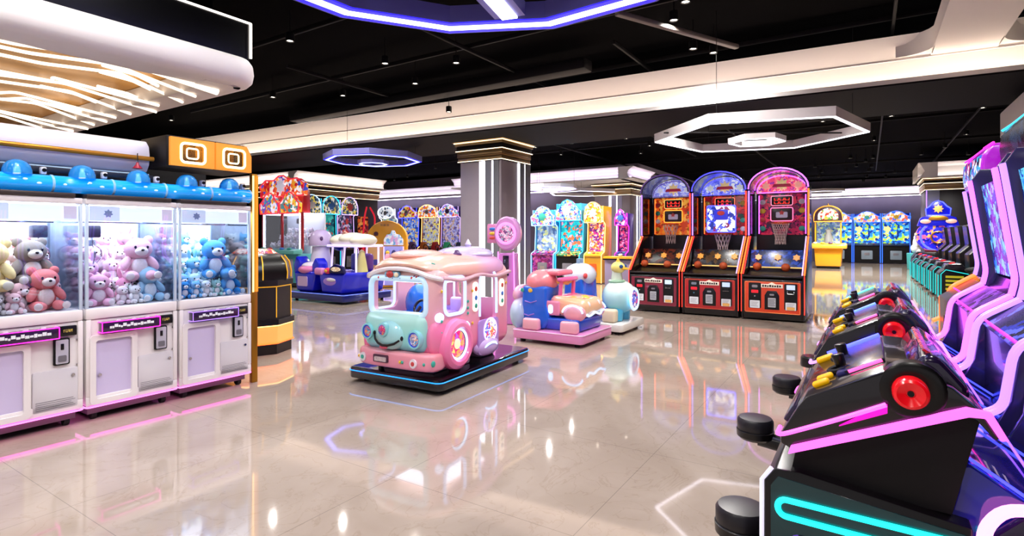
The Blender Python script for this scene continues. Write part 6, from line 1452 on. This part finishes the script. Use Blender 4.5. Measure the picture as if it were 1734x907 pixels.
MB().prism(star(8, .16, .10, 0, 2.42), 'y', .2, .25, bev=.01).build('crown_crest', P('crest_lit', '#f0c070', .3, .3, em='#ffc060', es=.6), t)
MB().tube([(x, .24, z) for x, z in crown(.66, .5, 2.2)], .02, True, 6).build('crown_edge', N_blue, t)
MB().span(-.4, .4, .02, .3, .9, .98, 0, .02).build('control_desk', P('desk_wine', '#5a1020', .3, coat=.4), t)
lp = thing('light_column', 'violet blue light tube fixed upright on the brown column above the blue tower', 'light', xy(1590, 20.6))
MB().cyl((0, 0, 2.6), (0, 0, 3.12), .045, seg=12).build('tube', neon('column_violet', '#6a60ff', 5.), lp)
MB().span(-.12, .12, .05, .09, 2.5, 3.14).build('backing', P('backing_blue', '#2a2a80', .3), lp)
MB().cyl((0, 0, 2.55), (0, 0, 2.6), .06, seg=12).build('holder', M_black, lp)

# low teal lit consoles along the far right row
N_dimteal = neon('dim_teal_neon', '#18c8c8', 1.5)
def low_console():
    t = thing('low_console', '', 'arcade machine', group='teal lit consoles of the far row')
    MB().prism([(0, .02), (.0, .60), (.10, .72), (.55, .62), (.55, .02)], 'x', -.42, .42, bev=.01).build('cabinet', M_black, t)
    for s in (-1, 1):
        MB().tube([(s*.425, .02, .05), (s*.425, .02, .60), (s*.425, .11, .70), (s*.425, .52, .61)], .010, False, 6).build('teal_edge', N_dimteal, t)
    MB().prism(rrect(0, .34, .5, .44, .03), 'y', -.014, .01).build('coin_panel', P('panel_ink', '#101826', .3), t)
    for s in (-1, 1): MB().tube([(s*.30, -.02, .08), (s*.30, -.02, .58)], .010, False, 6).build('teal_edge', N_dimteal, t)
    MB().prism([(.08, .70), (.14, .82), (.40, .84), (.52, .66), (.4, .6)], 'x', -.36, .36, bev=.02).build('gun_desk', P('desk_dusk', '#201a28', .25, coat=.4), t)
    MB().lathe([(0, .0), (.06, .0), (.06, .03), (0, .04)], (.2, .24, .83), (0, -.3, 1), 14).build('red_button', P('glow_red_small', '#d01828', .3, em='#ff2030', es=.4), t)
    MB().prism([(.75, .02), (.72, 1.0), (.92, 1.2), (.86, 1.75), (1.3, 1.75), (1.3, .02)], 'x', -.42, .42, bev=.02).build('screen_case', M_black, t)
    MB().prism([(.918, 1.22), (.862, 1.70), (.87, 1.70), (.93, 1.22)], 'x', -.36, .36).build('game_screen', art('dim_game', ['#0c1020', '#141c3a', '#2a1a30', '#0a0a14', '#1a2a4a'], 6, .3), t)
    return t
lc = low_console()
lbls = ['teal lit low console nearest in the far row, with yellow letters', 'second teal lit low console from the near end of the far row', 'third teal lit low console from the near end of the far row', 'fourth teal lit low console in the far row, under the blue tower', 'fifth teal lit low console in the far row before the brown column', 'last teal lit low console of the far row, below the white figure']
for k in range(6):
    o = lc if k == 0 else dup(lc)
    o['label'] = lbls[k]; o.location = W(16.1+1.5*k, 1.36-.02*k); o.rotation_euler = (0, 0, FACE_BACK)
for k in range(5): MB().span(.44, .446, .1, .42, .16+.09*k, .21+.09*k).build('yellow_lettering', P('letter_yellow', '#c8c030', .4, em='#d0c828', es=.3), lc)
rs = random.Random(12)
for k, (u, n, c) in enumerate(((12.4, 2.0, '#14121a'), (13.9, 2.1, '#1a1220'), (14.9, 1.9, '#101018'))):
    t = thing('bike_game', ['dark motorbike game nearest the neon cabinets', 'dark motorbike game in the middle of the shadowy group', 'dark motorbike game beside the teal lit consoles'][k], 'arcade machine', W(u, n), FACE_BACK)
    m_ = P('bike_'+c.strip('#'), c, .25, coat=.5)
    MB().span(-.3, .3, -.2, 1.0, .0, .14, 0, .03).build('base', M_black, t)
    MB().prism([(-.15, .5), (-.1, .75), (.1, .72), (.3, .88), (.55, .98), (.7, .75), (.5, .4), (.1, .35)], 'x', -.13, .13, bev=.05, seg=3).build('bike_body', m_, t)
    MB().ell((0, .02, .74), (.14, .22, .07), seg=14, rings=8).build('bike_seat', M_rubber, t)
    MB().tube([(-.33, .42, 1.0), (0, .52, 1.02), (.33, .42, 1.0)], .022, False, 8).build('handlebar', M_chrome, t)
    for y in (-.05, .72): MB().ring((0, y, .36), .2, .06, (1, 0, 0), 22, 8).build('wheel', M_rubber, t)
    MB().span(-.12, .12, .25, .4, .14, .4, 0, .03).build('support', M_black, t)
    MB().span(-.45, .45, 1.0, 1.3, .0, 1.75, 0, .03).build('screen_case', M_black, t)
    MB().span(-.38, .38, .985, 1.0, 1.05, 1.6).build('game_screen', art('dim_game', ['#0c1020']), t)
    MB().ell((.1, .5, .9), (.03, .12, .05), seg=10, rings=6).build('red_flash', M_red, t)
wf = thing('white_unicorn_figure', 'white sitting animal figure on the far end of the teal console row', 'figure', xy(1551, 24.2), R(30))
MB().cyl((0, 0, 0), (0, 0, .72), .32, .34, 20, bev=.03).build('pedestal', P('pedestal_teal', '#40a0a0', .4), wf)
b = MB().ell((.06, 0, .92), (.30, .2, .22), seg=18, rings=12); b.ell((-.12, -.05, 1.15), (.10, .12, .28), seg=14, rings=10); b.ell((-.14, -.12, 1.40), (.10, .15, .11), seg=14, rings=10)
for s in (-1, 1): b.ell((-.14+s*.05, -.05, 1.53), (.025, .025, .07), seg=8, rings=6); b.ell((.05+s*.16, -.16, .80), (.07, .1, .1), seg=10, rings=8)
b.build('body', P('ivory_plaster', '#e8e4ea', .5), wf)
MB().cyl((-.14, -.1, 1.50), (-.14, -.14, 1.72), .03, .004, 10).build('horn', P('horn_ivory', '#f0ece8', .4), wf)

# ================================================================== camera, added ambient fill and look
cam = bpy.data.cameras.new('camera'); cam.sensor_width = 36; cam.lens = 36*933/1734; cam.shift_y = -53.5/1734; cam.clip_end = 200
co = bpy.data.objects.new('camera', cam); COL.objects.link(co); co.location = (0, 0, 1.45); co.rotation_euler = (PI/2, 0, 0); SC.camera = co
w = bpy.data.worlds.new('hall_ambient'); SC.world = w; w.use_nodes = True
w.node_tree.nodes['Background'].inputs[0].default_value = lin('#efe7ea'); w.node_tree.nodes['Background'].inputs[1].default_value = .5
SC.view_settings.view_transform = 'Standard'; SC.view_settings.look = 'None'; SC.view_settings.gamma = 1; SC.view_settings.use_curve_mapping = False
SC.view_settings.exposure = 0.0
cy = SC.cycles
cy.max_bounces = 6; cy.diffuse_bounces = 3; cy.glossy_bounces = 4; cy.transmission_bounces = 4; cy.transparent_max_bounces = 12
cy.sample_clamp_indirect = 6.; cy.caustics_reflective = False; cy.caustics_refractive = False
cy.use_denoising = True
